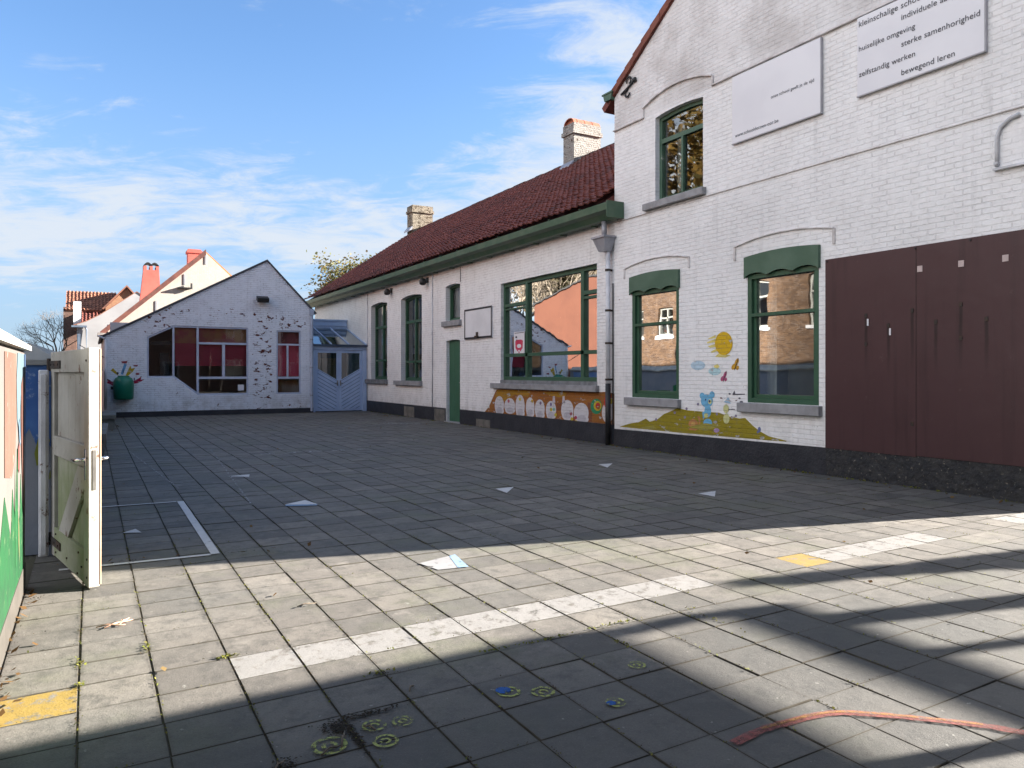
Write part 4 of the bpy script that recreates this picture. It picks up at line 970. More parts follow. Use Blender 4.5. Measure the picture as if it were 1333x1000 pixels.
m = MB(); m.box(0.37,7.0,YA-0.02,YA+0.03,0,0.17); m.build('plinth', PLINTH, an)
w = window(an, PA, AW, 0.055, 0.02, 0.10, [(2.36,2.42,1.28,2.95),(3.10,3.17,0.70,2.95),(3.17,4.71,2.39,2.46),(3.17,4.71,1.22,1.30),(3.91,4.0,1.30,2.39)], FRAME_W, GLASS_D)
m = MB(); pbox(m, PA, 2.45, 4.72, 1.66, 2.42, 0.20, 0.21); m.build('blind', BLIND, w)
m = MB(); pbox(m, PA, 2.42, 4.72, 2.42, 2.96, 0.20, 0.208); m.build('paper_screen', BLIND_O, w)
m = MB(); pbox(m, PA, 4.42, 4.62, 0.82, 1.02, 0.045, 0.047); m.build('sticker', SIGN, w)
m = MB(); pbox(m, PA, 1.66, 2.36, 2.36, 2.50, 0.4, 0.42); pbox(m, PA, 2.05, 2.33, 1.3, 2.1, 0.8, 1.2); m.build('shelf', ROOM, w)
w = window(an, PA, AW2, 0.05, 0.02, 0.10, [(5.76,6.51,2.40,2.46),(5.76,6.51,1.22,1.29),(6.07,6.13,1.29,2.40)], FRAME_W, GLASS_D)
m = MB(); pbox(m, PA, 5.74, 6.54, 1.30, 2.42, 0.20, 0.21); m.build('blind', BLIND, w)
m = MB(); pbox(m, PA, 5.74, 6.54, 2.42, 2.90, 0.20, 0.208); m.build('paper_screen', simple('dark_red_paper',(0.30,0.05,0.06),(0.22,0.04,0.05),1.0,0.8,0), w)
m = MB(); m.tube([(6.93,YA-0.06,3.55),(6.93,YA-0.06,0.05)], 0.045, 8); m.box(6.86,7.0,YA-0.12,YA-0.005,3.5,3.72); dpa = m.build('downpipe', PIPE_B, an, smooth=False) if False else m.build('downpipe', simple('pale_blue_pipe',(0.45,0.50,0.60),(0.36,0.41,0.50),3,0.5,0.001), an)
for z in (0.6,1.6,2.6): m = MB(); m.tube([(6.93,YA-0.06,z),(6.93,YA-0.06,z+0.04)], 0.055, 8); m.build('pipe_bracket', ZINC, dpa)
m = MB(); m.tube([(0.42,YA-0.06,2.5),(0.42,YA-0.06,0.3)], 0.04, 8); m.tube([(0.42,YA-0.06,2.5),(0.2,YA-0.06,2.6)], 0.03, 8); m.build('downpipe', PIPE_W, an, smooth=True)
m = MB(); m.tube([(0.42,YA-0.04,1.9),(0.15,YA-0.04,2.02),(-0.3,YA-0.04,2.3)], 0.012, 6); m.build('cable', BLACK, an)
# burst of painted feathers around the bin
Z4 = lambda pts: [(120+x*0.16, 460+y*0.16) for x, y in pts]
mu2 = paint_part('mural', PA, [Z4([(232,168),(262,80),(282,92),(268,130),(250,175)])], (0.14,0.36,0.62), an); mu2['label'] = 'painted burst of coloured feathers behind the green bin'
paint_part('feather', PA, [Z4([(265,195),(300,120),(312,100),(318,125),(350,118),(330,150),(290,185)]), Z4([(150,140),(170,120),(205,160),(215,185),(185,165)])], (0.50,0.36,0.02), mu2)
paint_part('feather', PA, [Z4([(312,235),(360,215),(400,190),(395,215),(425,212),(380,240),(330,250)]), Z4([(105,235),(130,230),(115,212),(150,225),(190,245),(180,270),(140,250)])], (0.38,0.02,0.06), mu2)
paint_part('feather', PA, [Z4([(180,212),(215,185),(240,200),(235,218)])], (0.50,0.20,0.02), mu2); paint_part('feather', PA, [Z4([(235,66),(288,62),(280,84),(245,82)]), Z4(ell(368,168,16,9,10)), Z4([(330,95),(375,95),(365,108),(340,108)])], (0.28,0.05,0.06), mu2)
paint_part('mural_outline', PA, [Z4([(248,150),(252,120),(256,150),(252,175)]), Z4([(340,195),(348,205),(345,225),(338,215)]), Z4([(195,160),(212,150),(216,168),(205,172)]), Z4([(115,205),(150,220),(148,226),(112,212)]), Z4([(392,188),(402,184),(398,200)])], (0.06,0.05,0.06), mu2, -0.006)
bn = thing('litter_bin', 'green plastic litter bin hung on the white wall amid painted feathers', 'bin', (1.07, YA-0.25, 0.5))
m = MB(); bx, bz = PA.uz(160.5, 522)
m.lathe((bx, YA-0.24, 0.58), [(0.25,0.0),(0.285,0.04),(0.30,0.45),(0.29,0.58),(0.24,0.68),(0.15,0.73)], 24); m.build('bin_body', BIN, bn, smooth=True)
m = MB(); m.lathe((bx, YA-0.24, 1.27), [(0.17,0.0),(0.17,0.06),(0.14,0.07)], 20); m.build('bin_lid', BIN, bn, smooth=True)
m = MB(); m.box(bx-0.12,bx+0.12,YA-0.02,YA-0.002,0.65,1.25); m.box(bx-0.36,bx-0.24,YA-0.2,YA-0.1,0.9,1.0); m.build('bin_bracket', BLACK, bn)
m = MB(); fx, fz = PA.uz(340.6, 389.5); m.box(fx-0.10,fx+0.10,YA-0.06,YA-0.002,fz-0.05,fz+0.10); fl = thing('floodlight', 'small black floodlight high on the annex gable', 'lamp', (fx, YA, fz)); m.build('bracket', BLACK, fl)
m = MB(); m.prism([(fx-0.19,YA-0.06,fz+0.10),(fx-0.19,YA-0.34,fz+0.0),(fx-0.19,YA-0.30,fz-0.14),(fx-0.19,YA-0.06,fz-0.04)], (0.38,0,0)); m.build('lamp_head', BLACK, fl)

# ================================================================== blue glazed porch between annex and block
pc = thing('glazed_porch', 'pale blue double door porch with sloping glass roof between the two buildings', 'porch', (8.0, 27.05, 0))
PP = PY(27.06)
m = MB(); m.box(7.0,7.10,27.02,27.14,0,2.3); m.box(8.86,9.02,27.02,27.14,0,2.3); m.box(7.0,9.02,27.02,27.14,2.27,2.43); m.build('frame', BLUE_P, pc)
m = MB(); m.box(7.0,9.10,26.93,27.06,2.40,2.47); m.build('eave_bar', simple('dark_blue_bar',(0.05,0.08,0.13),(0.04,0.06,0.1),3,0.5,0), pc)
def clip(poly, f):
    out = []
    for i in range(len(poly)):
        a, b = poly[i], poly[(i+1) % len(poly)]; fa, fb = f(a), f(b)
        if fa >= 0: out.append(a)
        if (fa >= 0) != (fb >= 0):
            t = fa/(fa-fb); out.append((a[0]+(b[0]-a[0])*t, a[1]+(b[1]-a[1])*t))
    return out
for side in (0, 1):
    u0, u1 = ((7.105, 7.975) if side == 0 else (7.985, 8.855))
    ctr = u1 if side == 0 else u0; out = u0 if side == 0 else u1
    a, b = (out+0.09 if side == 0 else out-0.09), (ctr-0.09 if side == 0 else ctr+0.09)
    zl, zr = 1.58, 1.18
    hole = [(a, zl), (b, zr), (b, 2.16), (a, 2.16)]
    m = MB(); holed(m, PP, [(u0,0.03),(u1,0.03),(u1,2.26),(u0,2.26)], [hole], 0.0, 0.045)
    bk = MB(); holed(bk, PP, [(min(a,b),0.10),(max(a,b),0.10)]+([(b,zr-0.03),(a,zl-0.03)] if b > a else [(a,zl-0.03),(b,zr-0.03)]), [], -0.003, 0.001); BACK = bk  # sheet coloured darker to stand for shade in the board grooves
    for k in range(14):
        f0, f1 = 0.03+0.135*k, 0.03+0.135*(k+1)-0.022
        q = [(a, zl-f0-0.02), (b, zr-f0-0.02), (b, zr-f1-0.02), (a, zl-f1-0.02)]
        q = clip(q, lambda p: p[1]-0.10)
        if len(q) >= 3: holed(m, PP, q, [], -0.016, 0.001)
    dl = m.build('door', BLUE_P, pc)
    BACK.build('groove_shade', simple('blue_groove_shade', (0.10,0.16,0.27), (0.08,0.13,0.22), 3, 0.7, 0), dl)
    g = MB(); g.poly([PP(u, z, 0.03) for u, z in hole]); g.build('pane', GLASS, dl)
    m = MB(); uh = ctr-0.05 if side == 0 else ctr+0.05
    m.tube([PP(uh,1.05,-0.0),PP(uh,1.05,-0.05),PP(uh+(-0.1 if side == 0 else 0.1),1.05,-0.05)], 0.011, 6); pbox(m, PP, uh-0.02, uh+0.02, 0.95, 1.15, -0.008, 0.0); m.build('handle', STEEL_D, dl)
rA, rB = Vector((7.0,26.98,2.46)), Vector((7.0,29.5,3.2))
m = MB(); m.add([rA, rA+Vector((2.04,0,0)), rB+Vector((2.04,0,0)), rB], [(0,1,2,3)]); pr = m.build('glass_roof', GLASS_R, pc)
m = MB()
for x in (7.02,7.68,8.34,9.0): m.prism([(x-0.02,26.97,2.455),(x-0.02,29.5,3.195),(x-0.02,29.5,3.235),(x-0.02,26.97,2.495)], (0.04,0,0))
m.build('glazing_bar', BLUE_P, pr)
m = MB(); m.box(7.0,9.03,29.5,29.75,2.3,3.52); m.box(6.98,9.03,29.46,29.8,3.50,3.56); m.box(7.0,9.03,29.47,29.5,3.30,3.34); m.build('upstand', BLUE_P, pc)
m = MB(); m.box(7.0,9.02,29.52,29.6,0,2.3); m.build('partition', ROOM, pc)
m = MB(); m.box(7.9,8.5,29.3,29.33,0.9,2.0); m.build('poster', simple('ochre_poster',(0.50,0.36,0.20),(0.35,0.2,0.1),2.0,0.8,0), pc)
# ================================================================== left: mural wall, gate, far wall
PW_ = PX(-0.385)
nw = thing('mural_wall', 'near white garden wall painted with grass and bright colours, ridged coping on top', 'wall', (-0.55, 2, 0))
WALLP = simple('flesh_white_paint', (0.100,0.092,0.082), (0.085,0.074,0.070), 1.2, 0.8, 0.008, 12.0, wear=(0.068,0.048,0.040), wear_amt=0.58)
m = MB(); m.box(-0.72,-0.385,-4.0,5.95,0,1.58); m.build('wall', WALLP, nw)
m = MB(); m.prism([(-0.80,-4.02,1.575),(-0.345,-4.02,1.585),(-0.345,-4.02,1.615),(-0.565,-4.02,1.76),(-0.80,-4.02,1.62)], (0,9.99,0)); m.build('coping', COPE, nw)
m = MB(); m.box(-0.5,-0.378,-4.0,5.948,0,0.17); m.build('base', simple('stained_base_concrete', (0.058,0.052,0.044), (0.040,0.036,0.030), 4.0, 0.9, 0.005, 25.0), nw)
def wp_(name, pts, col, parent, d=-0.003): 
    m = MB(); m.poly([PW_(u, z, -d) for u, z in pts]); 
    k = 'wallpaint%s' % (col,)
    if k not in MATS: simple(k, col, tuple(x*0.8 for x in col), 4.0, 0.6, 0.004, 14.0, wear=(0.15,0.135,0.12), wear_amt=0.62)
    return m.build(name, MATS[k], parent, fix=False)
gp = [(-0.5,0.17),(5.94,0.17),(5.94,0.62),(5.86,0.74),(5.80,0.50),(5.72,0.55),(5.62,0.80),(5.55,0.55),(5.44,0.50),(5.36,0.98),(5.32,0.72),(5.22,0.55),(5.05,0.78),(4.95,0.52),(4.6,0.8),(4.3,0.5),(3.9,0.85),(3.5,0.5),(3,0.8),(2,0.5),(1,0.8),(-0.5,0.5)]
m = MB(); holed(m, PW_, gp, [], -0.02, 0.003); mw = m.build('mural', simple('vivid_green_paint', (0.006,0.060,0.018), (0.007,0.042,0.016), 5.0, 0.5, 0.004, 14.0, wear=(0.07,0.11,0.05), wear_amt=0.60), nw); mw['label'] = 'painted green grass along the foot of the wall'
wp_('blade', [(5.90,0.2),(5.93,0.5),(5.945,0.9),(5.88,0.7),(5.83,0.3)], (0.004,0.030,0.011), mw, -0.005); wp_('blade', [(5.30,0.3),(5.26,0.6),(5.22,0.95),(5.19,0.6),(5.2,0.3)], (0.008,0.075,0.022), mw, -0.005); wp_('blade', [(5.5,0.25),(5.46,0.5),(5.40,0.62),(5.42,0.4)], (0.13,0.13,0.06), mw, -0.005)
wp_('sky_patch', [(5.40,1.56),(5.94,1.56),(5.93,1.30),(5.80,1.22),(5.62,1.30),(5.50,1.05),(5.36,1.16),(5.32,1.4)], (0.075,0.12,0.14), mw)
wp_('peach_patch', [(4.6,1.55),(5.28,1.55),(5.30,1.2),(5.22,0.95),(5.0,0.85),(4.6,0.9)], (0.115,0.062,0.045), mw)
wp_('brown_stem', [(5.62,1.36),(5.80,1.44),(5.84,1.3),(5.76,1.0),(5.86,0.75),(5.90,0.5),(5.82,0.5),(5.74,0.72),(5.64,1.0)], (0.075,0.030,0.022), mw, -0.005)
wp_('pink_spot', [(5.40,0.98),(5.50,1.02),(5.55,0.9),(5.48,0.82),(5.38,0.86)], (0.13,0.045,0.04), mw, -0.005); wp_('blue_spot', [(5.42,1.12),(5.52,1.16),(5.58,1.0),(5.50,0.98)], (0.06,0.10,0.14), mw, -0.006)
wp_('blue_edge', [(5.86,1.56),(5.948,1.56),(5.948,0.9),(5.90,0.8),(5.88,1.2)], (0.03,0.06,0.12), mw, -0.007)

# far wall, slightly turned: its face runs from (-.28,6.98) to (.30,26.9)
A2, B2 = Vector((-0.27,6.98,0)), Vector((0.30,26.88,0)); D2 = (B2-A2).normalized(); N2 = Vector((D2.y,-D2.x,0))
fw = thing('boundary_wall', 'long boundary wall behind the open gate, blue painted end and weathered coping', 'wall', (A2.x, A2.y, 0))
def wpt(s, off, z): p = A2+D2*s+N2*off; return (p.x, p.y, z)
Lw = (B2-A2).length
FWALL = simple('grey_blue_paint', (0.17,0.195,0.235), (0.22,0.235,0.26), 1.4, 0.7, 0.006, 12.0, wear=(0.40,0.42,0.44), wear_amt=0.64)
m = MB(); m.add([wpt(0,0,0),wpt(Lw,0,0),wpt(Lw,-0.32,0),wpt(0,-0.32,0),wpt(0,0,1.50),wpt(Lw,0,1.50),wpt(Lw,-0.32,1.50),wpt(0,-0.32,1.50)], [(0,3,2,1),(4,5,6,7),(0,1,5,4),(1,2,6,5),(2,3,7,6),(3,0,4,7)]); m.build('wall', FWALL, fw)
m = MB()
a = [wpt(-0.03,0.04,1.50),wpt(-0.03,0.04,1.54),wpt(0.10,-0.16,1.68),wpt(-0.03,-0.36,1.54),wpt(-0.03,-0.36,1.50)]
b = [wpt(Lw,0.04,1.50),wpt(Lw,0.04,1.54),wpt(Lw,-0.16,1.68),wpt(Lw,-0.36,1.54),wpt(Lw,-0.36,1.50)]
m.add(a+b, [(0,1,2,3,4),(9,8,7,6,5)]+[(i,(i+1)%5,5+(i+1)%5,5+i) for i in range(5)]); m.build('coping', COPE, fw)
m = MB(); m.poly([wpt(-0.004,o,z) for o, z in [(-0.318,0.90),(-0.26,0.98),(-0.21,0.88),(-0.15,1.0),(-0.10,0.86),(-0.05,0.92),(-0.002,0.84),(-0.002,1.497),(-0.318,1.497)]]); mb_ = m.build('mural', simple('deep_blue_paint', (0.035,0.10,0.30), (0.06,0.15,0.36), 3.0, 0.6, 0.004, 14.0, wear=(0.20,0.28,0.42), wear_amt=0.6), fw, fix=False)
m = MB(); m.poly([wpt(-0.006,o,z) for o, z in [(-0.10,0.70),(-0.05,0.74),(-0.01,0.90),(-0.03,0.96),(-0.09,0.92),(-0.115,0.8)]]); m.poly([wpt(-0.006,o,z) for o, z in [(-0.04,0.55),(-0.005,0.6),(-0.005,0.66),(-0.035,0.60)]]); m.build('leaf_paint', simple('olive_leaf_paint',(0.22,0.24,0.02),(0.16,0.18,0.02),4,0.6,0.002), mb_, fix=False)
m = MB(); m.poly([wpt(s,0.004,z) for s, z in [(11.5,0.05),(13.3,0.05),(13.3,0.98),(12.5,1.06),(11.6,0.95)]]); m.poly([wpt(s,0.004,z) for s, z in [(13.4,0.05),(19.6,0.05),(19.6,0.7),(18.2,0.75),(16.5,0.66),(13.4,0.8)]]); m.build('green_field', simple('mural_green', (0.012,0.13,0.045), (0.03,0.11,0.05), 3.0, 0.5, 0.003), mb_, fix=False)
m = MB(); m.poly([wpt(s,0.004,z) for s, z in [(15.5,0.9),(19.6,0.78),(19.6,1.45),(15.5,1.45)]]); m.build('blue_field', simple('mural_blue', (0.10,0.20,0.42), (0.16,0.25,0.42), 3.0, 0.5, 0.003), mb_, fix=False)
# concrete benches along the far wall
for (s0, s1, wdt, zt, lab) in ((6.7,9.6,0.30,0.45,'low concrete bench along the boundary wall just beyond the gate'),(14.4,16.6,0.42,0.36,'far concrete bench on block legs below the green bin')):
    bo = thing('concrete_bench', lab, 'bench', wpt(s0, 0.15, 0), 'concrete benches along the boundary wall')
    m = MB(); q = [wpt(s0,0.01,zt-0.10),wpt(s0,wdt,zt-0.10),wpt(s0,wdt,zt),wpt(s0,0.01,zt)]; m.prism(q, D2*(s1-s0)); m.build('seat', CONC, bo)
    for sk in (s0+0.05, s1-0.25):
        m = MB(); q = [wpt(sk,0.01,0),wpt(sk,wdt-0.03,0),wpt(sk,wdt-0.03,zt-0.102),wpt(sk,0.01,zt-0.102)]; m.prism(q, D2*0.2); m.build('leg', CONC, bo)

# gate leaf: hinge (-.275,6.90) -> free edge (-.012,5.655)
Hn, Fr = Vector((-0.272,6.90,0)), Vector((-0.012,5.655,0)); Dg = (Fr-Hn).normalized(); Ng = Vector((-Dg.y, Dg.x, 0))   # Ng points right (+X)
Lg = (Fr-Hn).length
gt_ = thing('gate', 'open cream wooden gate with peeling paint standing ajar beside the mural wall', 'gate', (Hn.x, Hn.y, 0))
def gpt(s, n, z): p = Hn+Dg*s+Ng*n; return (p.x, p.y, z)
def gbox(mb, s0, s1, n0, n1, z0, z1, c=0.004):
    mb2 = MB(); mb2.cbox(s0,s1,n0,n1,z0,z1,c)
    return mb.add([gpt(*v) for v in mb2.v], mb2.f)
T = 0.066
m = MB(); gbox(m, Lg-0.135, Lg, 0, T, 0.015, 1.605); m.build('stile', CREAM, gt_)
m = MB(); gbox(m, 0.0, 0.12, 0, T, 0.015, 1.60); m.build('stile', CREAM, gt_)
for (z0, z1, mt) in ((1.44,1.600,CREAM),(0.80,0.95,CREAM),(0.02,0.24,CREAM_G)):
    m = MB(); gbox(m, 0.122, Lg-0.137, 0.002, T-0.002, z0, z1); m.build('rail', mt, gt_)
m = MB(); rnd = random.Random(9)
for k in range(8):
    s = 0.13+k*0.126; gbox(m, s, s+0.122, 0.026+rnd.uniform(0,0.002), T-0.012, 0.95, 1.44, 0.003)
m.build('panel', CREAM, gt_)
m = MB()
for k in range(8):
    s = 0.13+k*0.126; gbox(m, s, s+0.122, 0.026+rnd.uniform(0,0.002), T-0.012, 0.24, 0.80, 0.003)
m.build('panel', CREAM_G, gt_)
m = MB(); q = [gpt(0.30,0.002,0.245),gpt(0.62,0.002,0.245),gpt(Lg-0.14,0.002,0.66),gpt(Lg-0.14,0.002,0.795),gpt(Lg-0.32,0.002,0.795)]; m.prism(q, Ng*0.022); m.build('brace', CREAM, gt_)
for s_, z_ in ((0.2,0.06),(0.2,0.20),(0.6,0.09),(0.95,0.05),(0.98,0.20),(1.08,0.12),(1.24,0.08),(1.24,0.20),(1.22,1.52),(1.24,0.87)): 
    m = MB(); m.tube([gpt(s_,0.002,z_),gpt(s_,-0.006,z_)], 0.008, 6); m.build('bolt', IRON, gt_)
m = MB(); gbox(m, Lg-0.001, Lg+0.004, T*0.36, T*0.70, 0.66, 0.925, 0.001); m.build('lock_plate', STEEL_D, gt_)
m = MB(); gbox(m, Lg-0.02, Lg+0.002, T+0.001, T+0.011, 0.03, 1.60, 0.002); m.build('edge_strip', BAREWOOD, gt_)
m = MB(); gbox(m, Lg-0.09, Lg-0.05, -0.006, -0.001, 0.72, 0.93, 0.001); m.tube([gpt(Lg-0.07,-0.004,0.86),gpt(Lg-0.07,-0.055,0.86),gpt(Lg-0.10,-0.06,0.855),gpt(Lg-0.20,-0.058,0.85)], [0.012,0.011,0.011,0.008], 8); m.build('handle', STEEL, gt_, smooth=True)
m = MB(); gbox(m, Lg-0.09, Lg-0.05, T+0.001, T+0.006, 0.72, 0.93, 0.001); m.tube([gpt(Lg-0.07,T+0.003,0.86),gpt(Lg-0.07,T+0.06,0.86),gpt(Lg-0.09,T+0.068,0.86),gpt(Lg-0.20,T+0.066,0.852)], [0.012,0.012,0.012,0.009], 8); m.build('handle', STEEL, gt_, smooth=True)
for z in (1.50, 0.13):
    m = MB(); gbox(m, -0.03, 0.38, -0.008, -0.001, z-0.03, z+0.03, 0.001); m.tube([gpt(-0.02,-0.01,z-0.05),gpt(-0.02,-0.01,z+0.05)], 0.014, 8)
    for s in (0.05,0.18,0.32): m.tube([gpt(s,-0.008,z),gpt(s,-0.014,z)], 0.009, 6)
    m.build('hinge', IRON, gt_)
gpst = thing('gate_post', 'narrow peeling white timber post on which the gate hangs', 'post', (-0.30,6.94,0))
m = MB(); m.cbox(-0.352,-0.285,6.86,6.95,0.0,1.46,0.006); m.cbox(-0.340,-0.300,6.835,6.857,0.02,1.43,0.004); m.build('post', WHITE_W, gpst)

# ================================================================== background houses
YB = 42.0; PB_ = PY(YB)
wh = thing('gabled_white_house', 'sunlit cream gabled house with two salmon red chimneys behind the annex', 'house', (5.3, YB, 0))
ap, el, er = (5.26,7.74), (0.52,3.34), (10.0,3.34)
m = MB(); holed(m, PB_, [(0.75,0),(9.8,0),(9.8,3.5),ap,(0.75,3.5)], [], 0, 0.3); m.build('wall', CREAM_Y, wh)
m = MB(); m.box(0.75,1.05,42.3,43.6,0,3.45); m.box(9.5,9.8,42.3,43.6,0,3.45); m.box(0.75,9.8,43.6,52,0,3.9); m.build('wall', WHITE_C, wh)
m = MB(); holed(m, PY(43.3), [(0.75,3.4),(9.8,3.4),ap,], [], 0, 0.25); m.build('gable', CREAM_Y, wh)
V = Vector((ap[0]-el[0],0,ap[1]-el[1])).normalized(); N = Vector((-V.z,0,V.x)); Ls = math.hypot(ap[0]-el[0], ap[1]-el[1])
m = MB(); m.prism([(el[0]-0.1,41.75,el[1]-0.16),(ap[0],41.75,ap[1]-0.16),(ap[0],41.75,ap[1]+0.14),(el[0]-0.1,41.75,el[1]+0.12)], (0,1.9,0)); rfw = m.build('roof', simple('red_brown_verge', (0.15,0.055,0.04), (0.09,0.035,0.03), 3.0, 0.8, 0.006, 12.0), wh)
m = MB(); m.prism([(ap[0],42.02,ap[1]-0.16),(er[0]+0.1,42.02,er[1]-0.16),(er[0]+0.1,42.02,er[1]+0.06),(ap[0],42.02,ap[1]+0.08)], (0,1.6,0)); m.r = 0.5
m.build('roof_slope', ROOF_O, rfw, rnd=True)
m = MB(); m.prism([(0.30,41.6,3.26),(0.30,41.6,3.40),(0.55,41.6,3.38),(0.55,41.6,3.28)], (0,2.0,0)); m.box(0.45,2.3,41.66,41.76,3.30,3.38); m.build('gutter', simple('grey_gutter',(0.3,0.27,0.25),(0.2,0.18,0.17),3,0.6,0.002), wh)
def salmon(x, y, w, d, z0, z1, taper, pots):
    m = MB(); t = taper
    m.add([(x-w/2-t,y-d/2,z0),(x+w/2+t*0.6,y-d/2,z0),(x+w/2+t*0.6,y+d/2,z0),(x-w/2-t,y+d/2,z0),(x-w/2,y-d/2,z1),(x+w/2,y-d/2,z1),(x+w/2,y+d/2,z1),(x-w/2,y+d/2,z1)], [(0,3,2,1),(4,5,6,7),(0,1,5,4),(1,2,6,5),(2,3,7,6),(3,0,4,7)])
    if not pots: m.box(x-w/2-0.06,x+w/2+0.06,y-d/2-0.05,y+d/2+0.05,z1-0.22,z1-0.08)
    else:
        for k in range(3): m.box(x-w/2+k*w*0.4, x-w/2+k*w*0.4+w*0.2, y-d/2, y+d/2, z1, z1+0.22)
    c = m.build('chimney', PINK, rfw)
    if pots:
        m = MB()
        for k in (-0.22, 0.22):
            pth = [(x+k*w*1.0-0.22+0.44*i/8, y, z1+0.20+0.16*math.sin(math.pi*i/8)) for i in range(9)]
            for (p, q) in zip(pth[:-1], pth[1:]): m.prism([(p[0],y-d/2,p[2]),(q[0],y-d/2,q[2]),(q[0],y-d/2,q[2]+0.07),(p[0],y-d/2,p[2]+0.07)], (0,d,0))
        m.build('cowl', BLACK, c)
for (pa, pb_, pt, yy, zb, tp, pots) in ((187,207,351,46.5,3.9,0.35,True),(245,262,324,47.5,3.9,0.0,False)):
    (xa, za), (xb, zb_) = on_y(pa, pt, yy), on_y(pb_, pt, yy); salmon((xa+xb)/2, yy+0.4, xb-xa, 0.8, zb, za, tp, pots)
for (a, b, h) in ((267.4,338,0.5),(240,364,0.55),(203,399,0.55)):
    u, z = PB_.uz(a, b); m = MB(); m.box(u-0.035,u+0.035,41.975,41.998,z-h/2,z+h/2); m.build('wall_tie', ZINC, wh)
u, z = PB_.uz(241, 374); m = MB(); m.box(u-0.35,u+0.30,41.8,41.99,z-0.08,z-0.02); m.tube([(u+0.3,41.85,z-0.1),(u+0.3,41.85,z+0.2)], 0.06, 8); m.build('wall_bracket', BLACK, wh)
# smaller white gable further back
YC = 55.0; PC_ = PY(YC)
w2 = thing('plain_white_house', 'plain white gable end with swept roof line and narrow white chimney further back', 'house', (2.6, YC, 0))
m = MB(); holed(m, PC_, [(-0.75,0),(6.2,0),(6.2,4.4),(2.66,6.75),(1.6,5.95),(0.6,5.2),(-0.2,4.72),(-0.75,4.5)], [], 0, 6.0); m.build('wall', simple('white_plaster', (0.30,0.30,0.305), (0.25,0.25,0.255), 0.6, 0.8, 0.002), w2)
m = MB(); 
for a, b in (((2.66,6.75),(1.6,5.95)),((1.6,5.95),(0.6,5.2)),((0.6,5.2),(-0.2,4.72)),((-0.2,4.72),(-0.95,4.42)),((2.66,6.75),(6.3,4.35))):
    m.prism([(a[0],54.96,a[1]),(b[0],54.96,b[1]),(b[0],54.96,b[1]+0.05),(a[0],54.96,a[1]+0.05)], (0,6.1,0))
m.build('roof', ROOF_B, w2, rnd=True)
m = MB(); m.box(-0.95,-0.52,55.3,55.8,4.4,6.0); m.build('chimney', CHIM_O2 if False else simple('patchy_white', (0.66,0.66,0.66), (0.45,0.47,0.50), 2.0, 0.8, 0.004), w2)
m = MB(); m.box(-1.05,-0.2,54.8,54.95,4.32,4.44); m.tube([(-0.30,54.9,4.35),(-0.22,54.9,4.2),(-0.22,54.9,2.6)], 0.05, 8); m.box(-0.72,-0.55,54.93,54.99,2.9,3.9); m.build('gutter', simple('slate_pipe',(0.10,0.14,0.19),(0.08,0.10,0.14),3,0.5,0), w2)
# brick house with tiled roof
bh = thing('tiled_brick_house', 'dark brick house with brown pantiled roof and side gable far behind the gate', 'house', (0.3, 66, 0))
m = MB(); m.box(-1.75,-0.9,64.4,69,0,6.3); m.build('gable_wall', BRICK_Y, bh)
m = MB(); m.box(-0.9,5,65.0,69,0,5.6); m.prism([(1.0,64.2,5.0),(4.1,64.2,5.0),(4.1,64.2,6.0),(2.42,64.2,7.9),(1.0,64.2,6.35)], (0,5,0)); m.build('wall', painted_brick('warm_brick','Y',paint=(0.33,0.19,0.11),dirt=(0.22,0.11,0.07),base_flake=0.95,joint=0.7,vary=0.6,low_dirt=False), bh)
o = Vector((-1.6,64.3,6.1)); V = Vector((0,2.6,1.62)).normalized(); N = Vector((0,-V.z,V.y))
m = MB(); tiled_slope(m, o, (1,0,0), V, N, 14, 9, 0.24, 0.34, 3, 0.05, 0.06); m.prism([o, o+V*3.05, o+V*3.05-N*0.1, o-N*0.1], (3.4,0,0)); r2 = m.build('roof', ROOF_B, bh, rnd=True, fix=False)
o2 = Vector((-0.75,63.0,5.0)); V2 = Vector((0,1.6,1.05)).normalized(); N_ = Vector((0,-V2.z,V2.y))
m = MB(); tiled_slope(m, o2, (1,0,0), V2, N_, 11, 6, 0.24, 0.32, 4, 0.05, 0.06); m.prism([o2, o2+V2*1.95, o2+V2*1.95-N_*0.1, o2-N_*0.1], (2.7,0,0)); m.build('roof', ROOF, bh, rnd=True, fix=False)
m = MB(); m.prism([(0.85,64.0,6.2),(2.42,64.0,7.98),(2.42,64.0,8.12),(0.75,64.0,6.25)], (0,5.4,0)); m.prism([(2.42,64.0,7.98),(4.2,64.0,5.95),(4.3,64.0,6.0),(2.42,64.0,8.12)], (0,5.4,0)); m.build('roof', ROOF_B, bh, rnd=True)

